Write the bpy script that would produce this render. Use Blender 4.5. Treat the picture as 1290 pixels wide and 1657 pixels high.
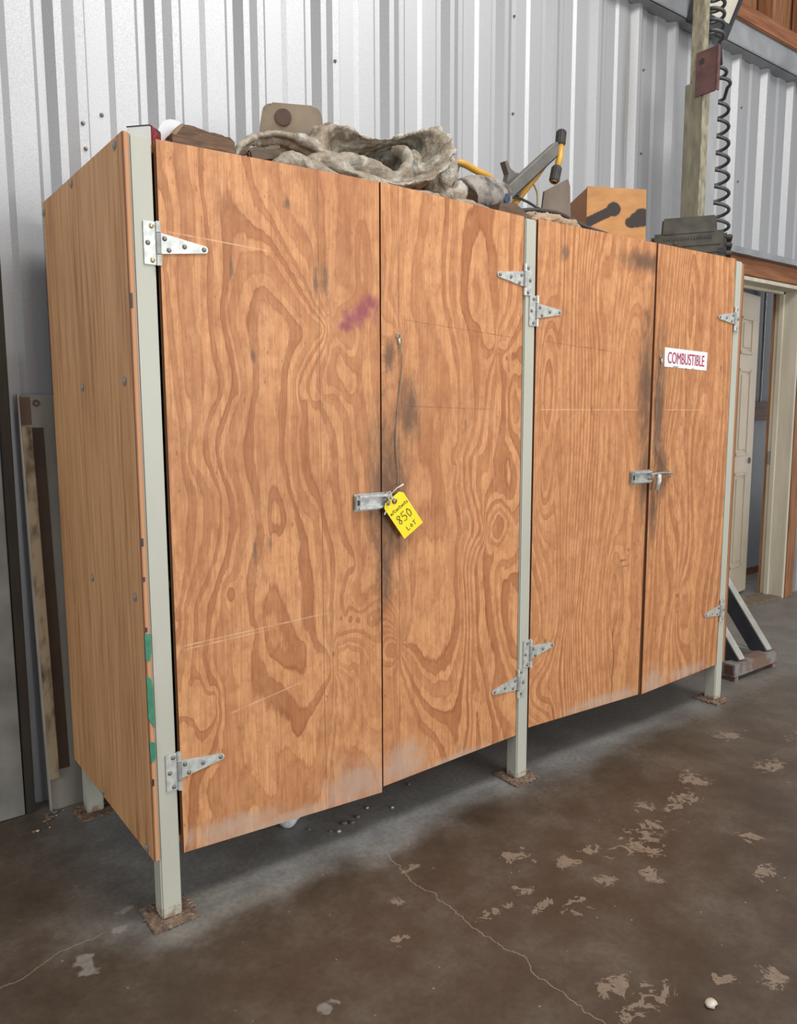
import bpy, bmesh, math, random
import numpy as np
from mathutils import Vector, Matrix
random.seed(4); rng = np.random.default_rng(7)
for o in list(bpy.data.objects): bpy.data.objects.remove(o)
S = bpy.context.scene; C = S.collection
PI = math.pi

# ------------------------------------------------------------------ camera
cd = bpy.data.cameras.new('camera'); cam = bpy.data.objects.new('camera', cd); C.objects.link(cam)
S.camera = cam
cd.sensor_fit = 'HORIZONTAL'; cd.sensor_width = 36; cd.lens = 1257.57*36/1290; cd.clip_start = 0.05; cd.clip_end = 200
yaw, pitch, roll = (math.radians(a) for a in (36.963, -7.1563, -0.1663))
f_ = Vector((math.sin(yaw)*math.cos(pitch), math.cos(yaw)*math.cos(pitch), math.sin(pitch)))
r_ = f_.cross(Vector((0, 0, 1))).normalized(); u_ = r_.cross(f_)
r2 = r_*math.cos(roll)+u_*math.sin(roll); u2 = u_*math.cos(roll)-r_*math.sin(roll)
M4 = Matrix((( r2.x, u2.x, -f_.x, -0.650), (r2.y, u2.y, -f_.y, -1.9138), (r2.z, u2.z, -f_.z, 1.3445), (0, 0, 0, 1)))
cam.matrix_world = M4

# ------------------------------------------------------------------ light and exposure
S.view_settings.view_transform = 'Standard'; S.view_settings.look = 'None'
S.view_settings.gamma = 1; S.view_settings.exposure = 0.10; S.view_settings.use_curve_mapping = False
W = bpy.data.worlds.new('world'); S.world = W; W.use_nodes = True
W.node_tree.nodes['Background'].inputs[0].default_value = (0.99, 0.99, 1.0, 1)
W.node_tree.nodes['Background'].inputs[1].default_value = 0.50
def area(name, loc, target, size, power, col=(1, 1, 1)):
    l = bpy.data.lights.new(name, 'AREA'); l.shape = 'RECTANGLE'; l.size, l.size_y = size; l.energy = power; l.color = col
    o = bpy.data.objects.new(name, l); C.objects.link(o); o.location = loc
    o.rotation_euler = (Vector(target)-Vector(loc)).to_track_quat('-Z', 'Y').to_euler(); return o
area('bay_door_daylight', (2.6, -8.5, 1.95), (1.2, 0.3, 1.0), (5.0, 3.6), 400, (0.97, 0.99, 1.0))
area('side_door_daylight', (-6.0, -2.0, 2.4), (0.0, 0.2, 1.4), (2.6, 2.6), 95, (0.97, 0.99, 1.0))
area('roof_skylight_daylight', (1.6, -1.8, 4.8), (1.3, 0.2, 1.2), (3.0, 1.1), 125, (1.0, 0.99, 0.97))
area('far_room_fill', (7.2, 1.22, 1.6), (5.2, 1.3, 1.2), (.3, 2.4), 16, (0.95, 0.98, 1.0))  # added fill light with no window behind it, brightens jamb and far room

# ------------------------------------------------------------------ helpers
def tag(o, label=None, cat=None, group=None, kind=None):
    if label: o['label'] = label
    if cat: o['category'] = cat
    if group: o['group'] = group
    if kind: o['kind'] = kind
    return o
def empty(name, loc, label=None, cat=None, group=None, kind=None):
    o = bpy.data.objects.new(name, None); C.objects.link(o); o.location = loc; o.empty_display_size = .05
    return tag(o, label, cat, group, kind)
class MB:
    "collects geometry in WORLD coordinates"
    def __init__(s): s.bm = bmesh.new()
    def quad(s, pts): s.bm.faces.new([s.bm.verts.new(p) for p in pts]); return s
    def box(s, lo, hi, bev=0, rot=None, pivot=None):
        b = bmesh.new(); bmesh.ops.create_cube(b, size=1)
        c = (Vector(lo)+Vector(hi))/2; d = Vector(hi)-Vector(lo)
        for v in b.verts: v.co = Vector((v.co.x*d.x, v.co.y*d.y, v.co.z*d.z))
        if bev: bmesh.ops.bevel(b, geom=list(b.edges), offset=min(bev, min(d)*.45), segments=2, affect='EDGES')
        m = Matrix.Translation(c)
        if rot is not None:
            pv = Vector(pivot) if pivot is not None else c
            m = Matrix.Translation(pv) @ rot.to_4x4() @ Matrix.Translation(-pv) @ m
        b.transform(m); s.add(b); return s
    def add(s, b):
        me = bpy.data.meshes.new('t'); b.to_mesh(me); s.bm.from_mesh(me); bpy.data.meshes.remove(me); b.free(); return s
    def tube(s, pts, r, n=8, cap=True, flat=1.0):
        pts = [Vector(p) for p in pts]; rs = r if isinstance(r, (list, tuple)) else [r]*len(pts)
        rings = []; up = None
        for i, p in enumerate(pts):
            t = (pts[min(i+1, len(pts)-1)]-pts[max(i-1, 0)]).normalized()
            if up is None:
                up = t.orthogonal().normalized()
            up = (up - t*up.dot(t)).normalized(); sd = t.cross(up)
            rings.append([s.bm.verts.new(p+(up*math.cos(a)*flat+sd*math.sin(a))*rs[i]) for a in [2*PI*k/n for k in range(n)]])
        for a, b in zip(rings, rings[1:]):
            for k in range(n): s.bm.faces.new((a[k], a[(k+1) % n], b[(k+1) % n], b[k]))
        if cap: s.bm.faces.new(rings[0][::-1]); s.bm.faces.new(rings[-1])
        return s
    def prism(s, poly, axis, a, b):
        "poly of 2D points; extruded along axis from a to b"
        def P(q, h):
            return {'y': (q[0], h, q[1]), 'x': (h, q[0], q[1]), 'z': (q[0], q[1], h)}[axis]
        A = [s.bm.verts.new(P(q, a)) for q in poly]; B = [s.bm.verts.new(P(q, b)) for q in poly]
        n = len(poly)
        s.bm.faces.new(A); s.bm.faces.new(B[::-1])
        for k in range(n): s.bm.faces.new((A[k], B[k], B[(k+1) % n], A[(k+1) % n]))
        return s
    def xf(s, m): s.bm.transform(m); return s
    def build(s, name, mat, parent=None, root=None, smooth=False, origin=None):
        org = Vector(origin) if origin is not None else (Vector((root or parent).location) if (root or parent) else Vector((0, 0, 0)))
        bmesh.ops.recalc_face_normals(s.bm, faces=s.bm.faces)
        s.bm.transform(Matrix.Translation(-org))
        if smooth:
            for f in s.bm.faces: f.smooth = True
        me = bpy.data.meshes.new(name); s.bm.to_mesh(me); s.bm.free()
        for m in (mat if isinstance(mat, (list, tuple)) else [mat]): me.materials.append(m)
        o = bpy.data.objects.new(name, me); C.objects.link(o)
        if parent:
            o.parent = parent
            if origin is not None: o.location = org-Vector((root or parent).location)
        elif origin is not None: o.location = org
        return o
def spline(pts, n=8):
    P = [Vector(p) for p in pts]; out = []
    for i in range(len(P)-1):
        a, b, c, d = P[max(i-1, 0)], P[i], P[i+1], P[min(i+2, len(P)-1)]
        for k in range(n):
            t = k/n; out.append(.5*((2*b)+(c-a)*t+(2*a-5*b+4*c-d)*t*t+(3*b-a-3*c+d)*t**3))
    return out+[P[-1]]

# ------------------------------------------------------------------ material helpers
def srgb(r, g, b, k=1.0):
    f = lambda c: ((c/255+.055)/1.055)**2.4 if c > 10 else c/255/12.92
    return (f(r)*k, f(g)*k, f(b)*k, 1)
class N:
    def __init__(s, name):
        s.m = bpy.data.materials.new(name); s.m.use_nodes = True; s.t = s.m.node_tree; s.b = s.t.nodes['Principled BSDF']
    def n(s, typ, **kw):
        x = s.t.nodes.new(typ)
        for k, v in kw.items():
            if k.startswith('i_'):
                key = k[2:]; key = int(key) if key.isdigit() else key
                s.set(x.inputs[key], v)
            else: setattr(x, k, v)
        return x
    def set(s, inp, v):
        if isinstance(v, bpy.types.NodeSocket): s.t.links.new(v, inp)
        else: inp.default_value = v
    def math(s, op, a, b=None, c=None, clamp=False):
        x = s.n('ShaderNodeMath', operation=op, use_clamp=clamp); s.set(x.inputs[0], a)
        if b is not None: s.set(x.inputs[1], b)
        if c is not None: s.set(x.inputs[2], c)
        return x.outputs[0]
    def vmath(s, op, a, b=None):
        x = s.n('ShaderNodeVectorMath', operation=op); s.set(x.inputs[0], a)
        if b is not None: s.set(x.inputs[1], b)
        return x.outputs['Value'] if op in ('LENGTH', 'DOT_PRODUCT', 'DISTANCE') else x.outputs[0]
    def coord(s, kind='Object'): return s.n('ShaderNodeTexCoord').outputs[kind]
    def scale(s, v, sc, loc=(0, 0, 0), rot=(0, 0, 0)):
        x = s.n('ShaderNodeMapping'); s.set(x.inputs[0], v); x.inputs[1].default_value = loc; x.inputs[2].default_value = rot; x.inputs[3].default_value = sc
        return x.outputs[0]
    def noise(s, v, scale=5, detail=3, rough=.55, dist=0):
        x = s.n('ShaderNodeTexNoise'); s.set(x.inputs['Vector'], v); x.inputs['Scale'].default_value = scale; x.inputs['Detail'].default_value = detail
        x.inputs['Roughness'].default_value = rough; x.inputs['Distortion'].default_value = dist; return x.outputs['Fac']
    def ramp(s, f, stops):
        x = s.n('ShaderNodeValToRGB'); s.set(x.inputs[0], f); e = x.color_ramp.elements
        while len(e) < len(stops): e.new(.5)
        for q, (p, c) in zip(e, stops): q.position = p; q.color = c if isinstance(c, (tuple, list)) else (c, c, c, 1)
        return x.outputs[0]
    def mix(s, f, a, b, mode='MIX'):
        x = s.n('ShaderNodeMix', data_type='RGBA', blend_type=mode); s.set(x.inputs[0], f); s.set(x.inputs[6], a); s.set(x.inputs[7], b); return x.outputs[2]
    def sstep(s, v, a, b, lo=0., hi=1.):
        x = s.n('ShaderNodeMapRange', interpolation_type='SMOOTHSTEP'); s.set(x.inputs[0], v)
        for k, q in enumerate((a, b, lo, hi)): x.inputs[k+1].default_value = q
        return x.outputs[0]
    def bump(s, h, st=.3, d=.01):
        x = s.n('ShaderNodeBump'); x.inputs['Strength'].default_value = st; x.inputs['Distance'].default_value = d; s.set(x.inputs['Height'], h)
        s.t.links.new(x.outputs[0], s.b.inputs['Normal'])
    def blobs(s, v, L):
        "smallest scaled distance to a list of ellipses (cx,cy,cz,rx,ry,rz)"
        d = None
        for cx, cy, cz, rx, ry, rz in L:
            q = s.scale(v, (1/rx, 1/ry, 1/rz), (-cx/rx, -cy/ry, -cz/rz)); q = s.vmath('LENGTH', q)
            d = q if d is None else s.math('MINIMUM', d, q)
        return d
    def out(s, col=None, rough=.6, metal=0, spec=None):
        if col is not None: s.set(s.b.inputs['Base Color'], col)
        s.set(s.b.inputs['Roughness'], rough); s.set(s.b.inputs['Metallic'], metal)
        if spec is not None: s.b.inputs['Specular IOR Level'].default_value = spec
        return s.m
def mottled(name, c1, c2, scale=8, rough=.6, metal=0, stretch=(1, 1, 1), bump=0, detail=4, lo=.35, hi=.65, spec=None, bd=.004):
    s = N(name); v = s.scale(s.coord(), stretch); f = s.noise(v, scale, detail)
    if bump: s.bump(f, bump, bd)
    return s.out(s.ramp(f, [(lo, c1), (hi, c2)]), rough, metal, spec)

PLY_L, PLY_D = (0.66, 0.318, 0.136, 1), (0.285, 0.090, 0.026, 1)
def ply_door(name, blob_dirt=(), purple=None, scuff=(), smear=(), seams=(), cracks=(), lines=(), amp_k=1.0):
    s = N(name); v = s.coord(); g = s.n('ShaderNodeAttribute', attribute_name='grain').outputs['Fac']
    warp = s.noise(s.scale(v, (20, 20, 5.0)), 1, 5, .6); fine = s.noise(s.scale(v, (120, 120, 9)), 1, 3, .6)
    h = s.math('ADD', g, s.math('MULTIPLY', s.math('SUBTRACT', warp, .5), .60))
    h = s.math('ADD', h, s.math('MULTIPLY', s.math('SUBTRACT', fine, .5), .22))
    fr = s.math('FRACT', h); wn = s.n('ShaderNodeTexWhiteNoise', noise_dimensions='1D'); s.set(wn.inputs['W'], s.math('FLOOR', h))
    duty = s.math('MULTIPLY_ADD', wn.outputs['Value'], .34, .30); x = s.math('SUBTRACT', fr, duty)
    line = s.math('MULTIPLY', s.sstep(s.math('ABSOLUTE', s.math('SUBTRACT', x, .03)), .085, .0), .42)
    band = s.math('MULTIPLY', s.math('MULTIPLY', s.sstep(x, -.06, .06), s.sstep(x, .75, .05, .55, .80)), s.sstep(fr, 1.0, .93)); band = s.math('ADD', band, line)
    band = s.math('MULTIPLY', band, s.math('MULTIPLY_ADD', s.math('FRACT', s.math('MULTIPLY', wn.outputs['Value'], 7.3)), .45, .55))
    band = s.math('ADD', band, s.math('MULTIPLY', s.sstep(fr, .86, .97), .25), clamp=True)
    amp = s.ramp(s.noise(s.scale(v, (3, 3, 1.1), (3, 1, 2)), 1, 3), [(.3, .50*amp_k), (.60, 1.0*amp_k)])
    bandv = s.math('MULTIPLY', band, amp)
    col = s.mix(bandv, PLY_L, PLY_D)
    # sub-grain streaks, broad tone, flecks
    st = s.noise(s.scale(v, (90, 90, 3.0), (1, 5, 2)), 1, 4, .65)
    col = s.mix(s.ramp(st, [(.42, 0.0), (.70, .42)]), col, (0.30, 0.105, 0.036, 1))
    st2 = s.noise(s.scale(v, (240, 240, 7.0), (3, 1, 2)), 1, 3, .6); col = s.mix(s.ramp(st2, [(.48, 0.0), (.76, .55)]), col, (0.25, 0.085, 0.03, 1))
    st3 = s.noise(s.scale(v, (150, 150, 5.0), (7, 3, 2)), 1, 3, .6); col = s.mix(s.ramp(st3, [(.54, 0.0), (.78, .40)]), col, (0.66, 0.345, 0.16, 1))
    col = s.mix(s.ramp(s.noise(s.scale(v, (5.5, 5.5, 2.2), (9, 2, 4)), 1, 6, .65), [(.48, 0.0), (.66, .42)]), col, (0.35, 0.122, 0.042, 1))
    col = s.mix(s.ramp(s.noise(s.scale(v, (8, 8, 4), (2, 2, 7)), 1, 6, .7), [(.52, 0.0), (.68, .42)]), col, (0.63, 0.335, 0.16, 1))
    fl = s.noise(s.scale(v, (95, 95, 38), (1, 1, 3)), 1, 2, .5)
    col = s.mix(s.ramp(fl, [(.66, 0.0), (.75, .6)]), col, (0.14, 0.06, 0.026, 1))
    spk = s.noise(v, 210, 3, .6); col = s.mix(s.ramp(spk, [(.58, 0.0), (.74, .28)]), col, (0.26, 0.10, 0.035, 1))
    we = s.noise(s.scale(v, (30, 30, 16), (5, 5, 5)), 1, 6, .72); col = s.mix(s.ramp(we, [(.44, 0.0), (.70, .60)]), col, (0.27, 0.095, 0.034, 1))
    we2 = s.noise(s.scale(v, (2.2, 2.2, 1.2), (8, 1, 3)), 1, 4, .6); col = s.mix(s.ramp(we2, [(.48, 0.0), (.72, .30)]), col, (0.30, 0.125, 0.05, 1))
    # veneer seams
    for x0 in seams:
        sx = s.n('ShaderNodeSeparateXYZ'); s.set(sx.inputs[0], v)
        w = s.noise(s.scale(v, (0, 0, 2.5), (0, x0*9, 0)), 1, 3)
        d = s.math('ABSOLUTE', s.math('SUBTRACT', sx.outputs[0], s.math('ADD', x0[0] if isinstance(x0, tuple) else x0, s.math('MULTIPLY', s.math('SUBTRACT', w, .5), .006))))
        col = s.mix(s.sstep(d, .0016, .0006, 0, .6), col, (0.10, 0.045, 0.02, 1))
    sxz = s.n('ShaderNodeSeparateXYZ'); s.set(sxz.inputs[0], v)
    for x0, z0, z1, wv in cracks:
        w = s.noise(s.scale(v, (0, 0, 7), (x0, 0, 0)), 1, 4); d = s.math('ABSOLUTE', s.math('SUBTRACT', sxz.outputs[0], s.math('ADD', x0, s.math('MULTIPLY', s.math('SUBTRACT', w, .5), .05))))
        k = s.math('MULTIPLY', s.sstep(d, wv, wv*.4), s.math('MULTIPLY', s.sstep(sxz.outputs[2], z0-.01, z0+.01), s.sstep(sxz.outputs[2], z1, z1-.06)))
        col = s.mix(s.math('MULTIPLY', k, .85), col, (0.05, 0.02, 0.01, 1))
    for x0, z0, x1, z1, tone in lines:
        sl = (z1-z0)/(x1-x0); d = s.math('ABSOLUTE', s.math('SUBTRACT', sxz.outputs[2], s.math('MULTIPLY_ADD', sxz.outputs[0], sl, z0-sl*x0)))
        k = s.math('MULTIPLY', s.sstep(d, .0026, .0008), s.math('MULTIPLY', s.sstep(sxz.outputs[0], x0, x0+.03), s.sstep(sxz.outputs[0], x1, x1-.05)))
        col = s.mix(s.math('MULTIPLY', k, s.ramp(s.noise(v, 30, 3), [(.35, .1), (.65, .6)])), col, (0.74, 0.50, 0.32, 1) if tone else (0.16, 0.06, 0.03, 1))
    dirtn = s.noise(s.scale(v, (34, 34, 12), (4, 4, 4)), 1, 7, .75)
    if blob_dirt:
        d = s.blobs(v, blob_dirt); k = s.math('ADD', d, s.math('MULTIPLY', s.math('SUBTRACT', dirtn, .5), 2.2))
        col = s.mix(s.sstep(k, 1.25, .1, 0, .80), col, (0.085, 0.05, 0.032, 1))
    if smear:
        d = s.blobs(v, smear); k = s.math('ADD', d, s.math('MULTIPLY', s.math('SUBTRACT', s.noise(s.scale(v, (75, 75, 26)), 1, 5, .7), .5), 2.6))
        col = s.mix(s.sstep(k, 1.15, .2, 0, .66), col, (0.10, 0.07, 0.047, 1))
    if scuff:
        d = s.blobs(v, scuff); k = s.math('ADD', d, s.math('MULTIPLY', s.math('SUBTRACT', s.noise(s.scale(v, (22, 22, 14)), 1, 6, .7), .5), 2.0))
        col = s.mix(s.sstep(k, 1.1, .2, 0, .62), col, (0.44, 0.33, 0.26, 1))
    if purple:
        d = s.blobs(v, purple); k = s.math('ADD', d, s.math('MULTIPLY', s.math('SUBTRACT', s.noise(s.scale(v, (26, 26, 16)), 1, 5, .65), .5), 2.2))
        col = s.mix(s.sstep(k, 1.2, .1, 0, .80), col, (0.25, 0.045, 0.08, 1))
    s.bump(s.math('ADD', s.math('MULTIPLY', bandv, .6), fine), .10, .002)
    return s.out(col, s.ramp(st, [(.3, .5), (.7, .62)]), 0, .35)
def ply_plain(name, c1=PLY_L, c2=PLY_D, dull=1.0):
    s = N(name); v = s.coord()
    a = s.noise(s.scale(v, (55, 55, 2.2)), 1, 6, .7, .3); b = s.noise(s.scale(v, (190, 190, 8)), 1, 3); w = s.noise(s.scale(v, (5, 5, .9), (3, 3, 1)), 1, 3)
    f = s.math('ADD', s.math('MULTIPLY', a, .7), s.math('ADD', s.math('MULTIPLY', b, .25), s.math('MULTIPLY', w, .35)))
    k = dull
    col = s.ramp(f, [(.50, tuple(x*k for x in (0.58, 0.335, 0.165))+(1,)), (.66, tuple(x*k for x in (0.47, 0.245, 0.110))+(1,)), (.84, tuple(x*k for x in (0.24, 0.10, 0.038))+(1,))])
    s.bump(b, .08, .002)
    return s.out(col, .58, 0, .35)
def ply_edge(name, axis=0):
    s = N(name); v = s.coord(); sx = s.n('ShaderNodeSeparateXYZ'); s.set(sx.inputs[0], v)
    p = s.math('MULTIPLY', sx.outputs[axis], 330); q = s.math('ADD', p, s.math('MULTIPLY', s.noise(s.scale(v, (3, 3, 4)), 1, 3), 1.2)); w = s.math('SINE', q)
    col = s.ramp(s.math('MULTIPLY_ADD', w, .5, .5), [(.2, (0.50, 0.25, 0.12, 1)), (.6, (0.36, 0.15, 0.06, 1)), (.92, (0.12, 0.04, 0.02, 1))])
    return s.out(col, .7)
def painted(name, c, chip=(0.16, 0.07, 0.035, 1), amount=.72, rough=.42):
    s = N(name); v = s.coord()
    a = s.noise(s.scale(v, (6, 6, 2)), 1, 4); col = s.mix(s.ramp(a, [(.35, 0.0), (.7, .35)]), c, tuple(x*.72 for x in c[:3])+(1,))
    k = s.noise(v, 60, 4, .6); col = s.mix(s.ramp(k, [(amount, 0.0), (amount+.03, .9)]), col, chip)
    sx = s.n('ShaderNodeSeparateXYZ'); s.set(sx.inputs[0], v)
    low = s.math('ADD', sx.outputs[2], s.math('MULTIPLY', s.noise(v, 45, 4), .10)); col = s.mix(s.sstep(low, .085, .055, 0, .8), col, (0.20, 0.10, 0.055, 1))
    return s.out(col, rough)
M = {}
M['post'] = painted('sage_paint', (0.45, 0.445, 0.37, 1))
M['ply_side'] = ply_plain('side_plywood', dull=1.12); M['ply_edge'] = ply_edge('plywood_edge_x', 0); M['ply_edge_y'] = ply_edge('plywood_edge_y', 1)
M['rust'] = mottled('rusty_plate', (0.10, 0.06, 0.04, 1), (0.25, 0.17, 0.115, 1), 70, .85, bump=.6)
M['zinc'] = mottled('zinc_plate', (0.58, 0.585, 0.55, 1), (0.40, 0.405, 0.38, 1), 55, .38, .3)
M['zinc_worn'] = mottled('worn_zinc', (0.52, 0.52, 0.49, 1), (0.28, 0.28, 0.27, 1), 34, .36, .4, stretch=(1, 1, 1.6), lo=.40, hi=.66)
M['zinc_dark'] = mottled('dull_zinc', (0.36, 0.36, 0.34, 1), (0.25, 0.25, 0.24, 1), 60, .42, .3)
M['screw'] = mottled('screw_steel', (0.15, 0.145, 0.13, 1), (0.24, 0.23, 0.20, 1), 300, .4, .4)
M['brass'] = mottled('brass_screw', (0.55, 0.46, 0.22, 1), (0.40, 0.32, 0.14, 1), 300, .35, .8)
M['black'] = mottled('black_plastic', (0.012, 0.012, 0.013, 1), (0.03, 0.03, 0.03, 1), 30, .5)
M['interior'] = mottled('cabinet_inside', (0.03, 0.02, 0.014, 1), (0.05, 0.032, 0.02, 1), 5, .8)
M['green'] = mottled('green_tape', (0.02, 0.16, 0.09, 1), (0.035, 0.22, 0.125, 1), 40, .5)

# ------------------------------------------------------------------ floor
def floor_mat():
    s = N('stained_concrete'); v = s.coord()
    big = s.noise(v, .9, 5, .6); mid = s.noise(v, 4.5, 6, .65); fine = s.noise(v, 60, 4, .6)
    col = s.ramp(mid, [(.30, (0.052, 0.034, 0.022, 1)), (.50, (0.076, 0.053, 0.036, 1)), (.72, (0.118, 0.091, 0.068, 1))])
    # greyer dusty concrete below and around the cupboard; lighter brown farther right
    sx = s.n('ShaderNodeSeparateXYZ'); s.set(sx.inputs[0], v); wob = s.math('MULTIPLY', s.math('SUBTRACT', s.noise(v, 2.2, 5, .6), .5), .34)
    g = s.sstep(s.math('ADD', sx.outputs[1], wob), -.12, .06)
    g = s.math('MULTIPLY', g, s.sstep(s.math('ADD', sx.outputs[0], wob), -.30, .15))
    grey = s.ramp(mid, [(.3, (0.19, 0.19, 0.183, 1)), (.7, (0.31, 0.308, 0.295, 1))])
    col = s.mix(s.math('MULTIPLY', g, .85), col, grey)
    far = s.sstep(s.math('ADD', s.math('ADD', sx.outputs[0], sx.outputs[1]), wob), 1.2, 3.2, 0, .55)
    col = s.mix(far, col, s.ramp(mid, [(.3, (0.105, 0.083, 0.062, 1)), (.7, (0.185, 0.155, 0.122, 1))]))
    # dust swept round the front foot
    dd = s.math('ADD', s.blobs(v, [(.22, -.045, 0, .26, .05, 1), (.04, -.07, 0, .13, .05, 1), (.15, .04, 0, .16, .06, 1)]), s.math('MULTIPLY', s.math('SUBTRACT', mid, .5), 2.2))
    col = s.mix(s.sstep(dd, 1.2, .3, 0, .5), col, (0.27, 0.255, 0.22, 1))
    # flaked pale patches
    P = [(.983, -.339, .05, .05), (1.081, -.463, .055, .03), (.865, -.562, .05, .02), (.935, -.622, .05, .035), (.738, -.499, .075, .022), (.875, -.481, .035, .03),
         (1.292, -.518, .075, .04), (1.40, -.509, .05, .06), (1.473, -.493, .06, .05), (1.865, -.379, .06, .06), (1.712, -.44, .06, .04), (1.637, -.465, .06, .03), (1.33, -.57, .04, .05),
         (1.646, -.72, .03, .04), (1.227, -.654, .04, .04), (1.093, -.591, .035, .03), (.554, -.308, .03, .022), (.468, -.436, .03, .02), (.769, -.883, .05, .045), (.83, -.941, .045, .04),
         (.994, -1.015, .035, .03), (1.098, -1.082, .04, .035), (.747, -.95, .06, .03), (1.18, -.46, .05, .03), (1.55, -.40, .05, .03), (.70, -.20, .05, .018), (2.2, -.5, .08, .04), (2.0, -.75, .05, .03), (1.5, -.85, .05, .03), (2.35, -.25, .1, .04), (2.6, -.45, .1, .05)]
    d = s.blobs(v, [(a, b, 0, rx, ry, 9) for a, b, rx, ry in P])
    n1 = s.noise(v, 26, 3, .5, .3)
    n0 = s.noise(v, 15, 4, .62, .8)
    k = s.math('ADD', s.math('MULTIPLY', d, .62), s.math('ADD', s.math('MULTIPLY', s.math('ABSOLUTE', s.math('SUBTRACT', n0, .5)), 6.5), s.math('MULTIPLY', s.math('SUBTRACT', n1, .5), 1.6)))
    patch = s.sstep(k, .70, .63)
    ring_ = s.math('MULTIPLY', s.sstep(s.math('ABSOLUTE', s.math('SUBTRACT', s.noise(v, 14, 3, .6, .5), .52)), .028, .016), s.sstep(d, 1.8, 1.2))
    col = s.mix(s.math('MULTIPLY', patch, .75), col, (0.27, 0.205, 0.15, 1))
    pw = s.math('ADD', s.blobs(v, [(-.207, -.038, 0, .03, .05, 9), (.193, -.518, 0, .03, .02, 9), (-.1, .05, 0, .04, .02, 9), (-.06, .12, 0, .03, .02, 9)]), s.math('MULTIPLY', s.math('SUBTRACT', n1, .5), 2.5))
    col = s.mix(s.sstep(pw, .9, .6, 0, .6), col, (0.30, 0.28, 0.25, 1))
    sp = s.n('ShaderNodeTexVoronoi', i_Vector=v, i_Scale=24.0).outputs['Distance']
    spk = s.math('MULTIPLY', s.sstep(sp, .065, .045), s.sstep(s.noise(v, 9, 2), .50, .56))
    col = s.mix(s.math('MULTIPLY', spk, .8), col, (0.36, 0.32, 0.27, 1))
    # hairline cracks
    w = s.noise(s.scale(v, (0, 1, 0)), 5, 5, .6); xc = s.math('ADD', .655, s.math('MULTIPLY', s.math('SUBTRACT', w, .5), .16))
    cr = s.math('MULTIPLY', s.sstep(s.math('ABSOLUTE', s.math('SUBTRACT', sx.outputs[0], xc)), .0024, .0008), s.sstep(sx.outputs[1], .05, -.02))
    w2 = s.noise(s.scale(v, (1, 0, 0), (5, 0, 0)), 5, 5, .6); yc = s.math('ADD', s.math('MULTIPLY_ADD', sx.outputs[0], .25, .10), s.math('MULTIPLY', s.math('SUBTRACT', w2, .5), .12))
    cr2 = s.math('MULTIPLY', s.sstep(s.math('ABSOLUTE', s.math('SUBTRACT', sx.outputs[1], yc)), .0022, .0007), s.sstep(sx.outputs[0], -.10, -.16))
    col = s.mix(s.math('MULTIPLY', s.math('MAXIMUM', cr, cr2), .55), col, (0.34, 0.29, 0.23, 1))
    col = s.mix(s.ramp(fine, [(.35, .25), (.6, 0.0)]), col, (0.03, 0.022, 0.016, 1))
    s.bump(s.math('ADD', s.math('MULTIPLY', fine, .4), s.math('ADD', mid, patch)), .12, .003)
    return s.out(col, s.ramp(mid, [(.3, .36), (.7, .60)]), 0, .4)
fl = MB().box((-6, -6, -.12), (9, 4.2, 0)).build('floor', floor_mat()); tag(fl, kind='structure')

# ------------------------------------------------------------------ corrugated wall
YW = .905
def galv():
    s = N('galvanized_sheet'); v = s.coord()
    sp = s.noise(v, 230, 3, .7); big = s.noise(s.scale(v, (3, 3, .5)), 1, 5, .6)
    col = s.mix(s.ramp(sp, [(.36, 0.0), (.66, .45)]), (0.42, 0.422, 0.430, 1), (0.28, 0.282, 0.288, 1))
    col = s.mix(s.ramp(big, [(.50, 0.0), (.75, .30)]), col, (0.40, 0.40, 0.39, 1))
    d = s.noise(s.scale(v, (26, 26, 1.6), (1, 2, 3)), 1, 5, .7); sx = s.n('ShaderNodeSeparateXYZ'); s.set(sx.inputs[0], v)
    col = s.mix(s.math('MULTIPLY', s.sstep(s.math('ADD', sx.outputs[2], s.math('MULTIPLY', d, .5)), 1.2, .2, 0, .6), s.ramp(d, [(.45, 0.0), (.6, 1.0)])), col, (0.20, 0.17, 0.13, 1))
    streak = s.math('MULTIPLY', s.sstep(s.blobs(v, [(3.02, .88, 3.0, .05, 9, .75)]), 1.2, .3), s.ramp(d, [(.3, .3), (.6, 1.0)]))
    col = s.mix(s.math('MULTIPLY', streak, .5), col, (0.16, 0.14, 0.11, 1))
    return s.out(col, s.ramp(sp, [(.3, .46), (.7, .60)]), .55)
M['galv'] = galv()
PROF = [(0, .006), (.026, .006), (.036, 0), (.104, 0), (.124, .008), (.200, .008), (.212, 0), (.236, 0), (.262, .034), (.287, .034)]
PER = 1/3
wall = empty('wall_back', (0, YW, 0), kind='structure')
def sheet(x0, n, z0, z1):
    pts = [(x0+k*PER+a, YW-h) for k in range(n) for a, h in PROF]+[(x0+n*PER, YW-.006), (x0+n*PER+.03, YW-.0075)]
    m = MB(); t = .0012
    A = [[m.bm.verts.new((x, y, z)) for x, y in pts] for z in (z0, z1)]
    B = [[m.bm.verts.new((x, y+t, z)) for x, y in pts] for z in (z0, z1)]
    for k in range(len(pts)-1):
        m.bm.faces.new((A[0][k], A[0][k+1], A[1][k+1], A[1][k])); m.bm.faces.new((B[0][k], B[1][k], B[1][k+1], B[0][k+1]))
        m.bm.faces.new((A[0][k], B[0][k], B[0][k+1], A[0][k+1])); m.bm.faces.new((A[1][k], A[1][k+1], B[1][k+1], B[1][k]))
    for k in (0, -1): m.bm.faces.new((A[0][k], A[1][k], B[1][k], B[0][k]))
    return m.build('wall_sheet', M['galv'], wall)
XS = .143
for k in range(-5, 9):
    x0 = XS+k
    if k == 4: sheet(x0, 3, 2.36, 3.60)
    elif k < 4: sheet(x0, 3, 0.0, 3.60)
    else: sheet(x0, 3, 0.0 if k > 4 else 2.36, 3.60)
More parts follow.
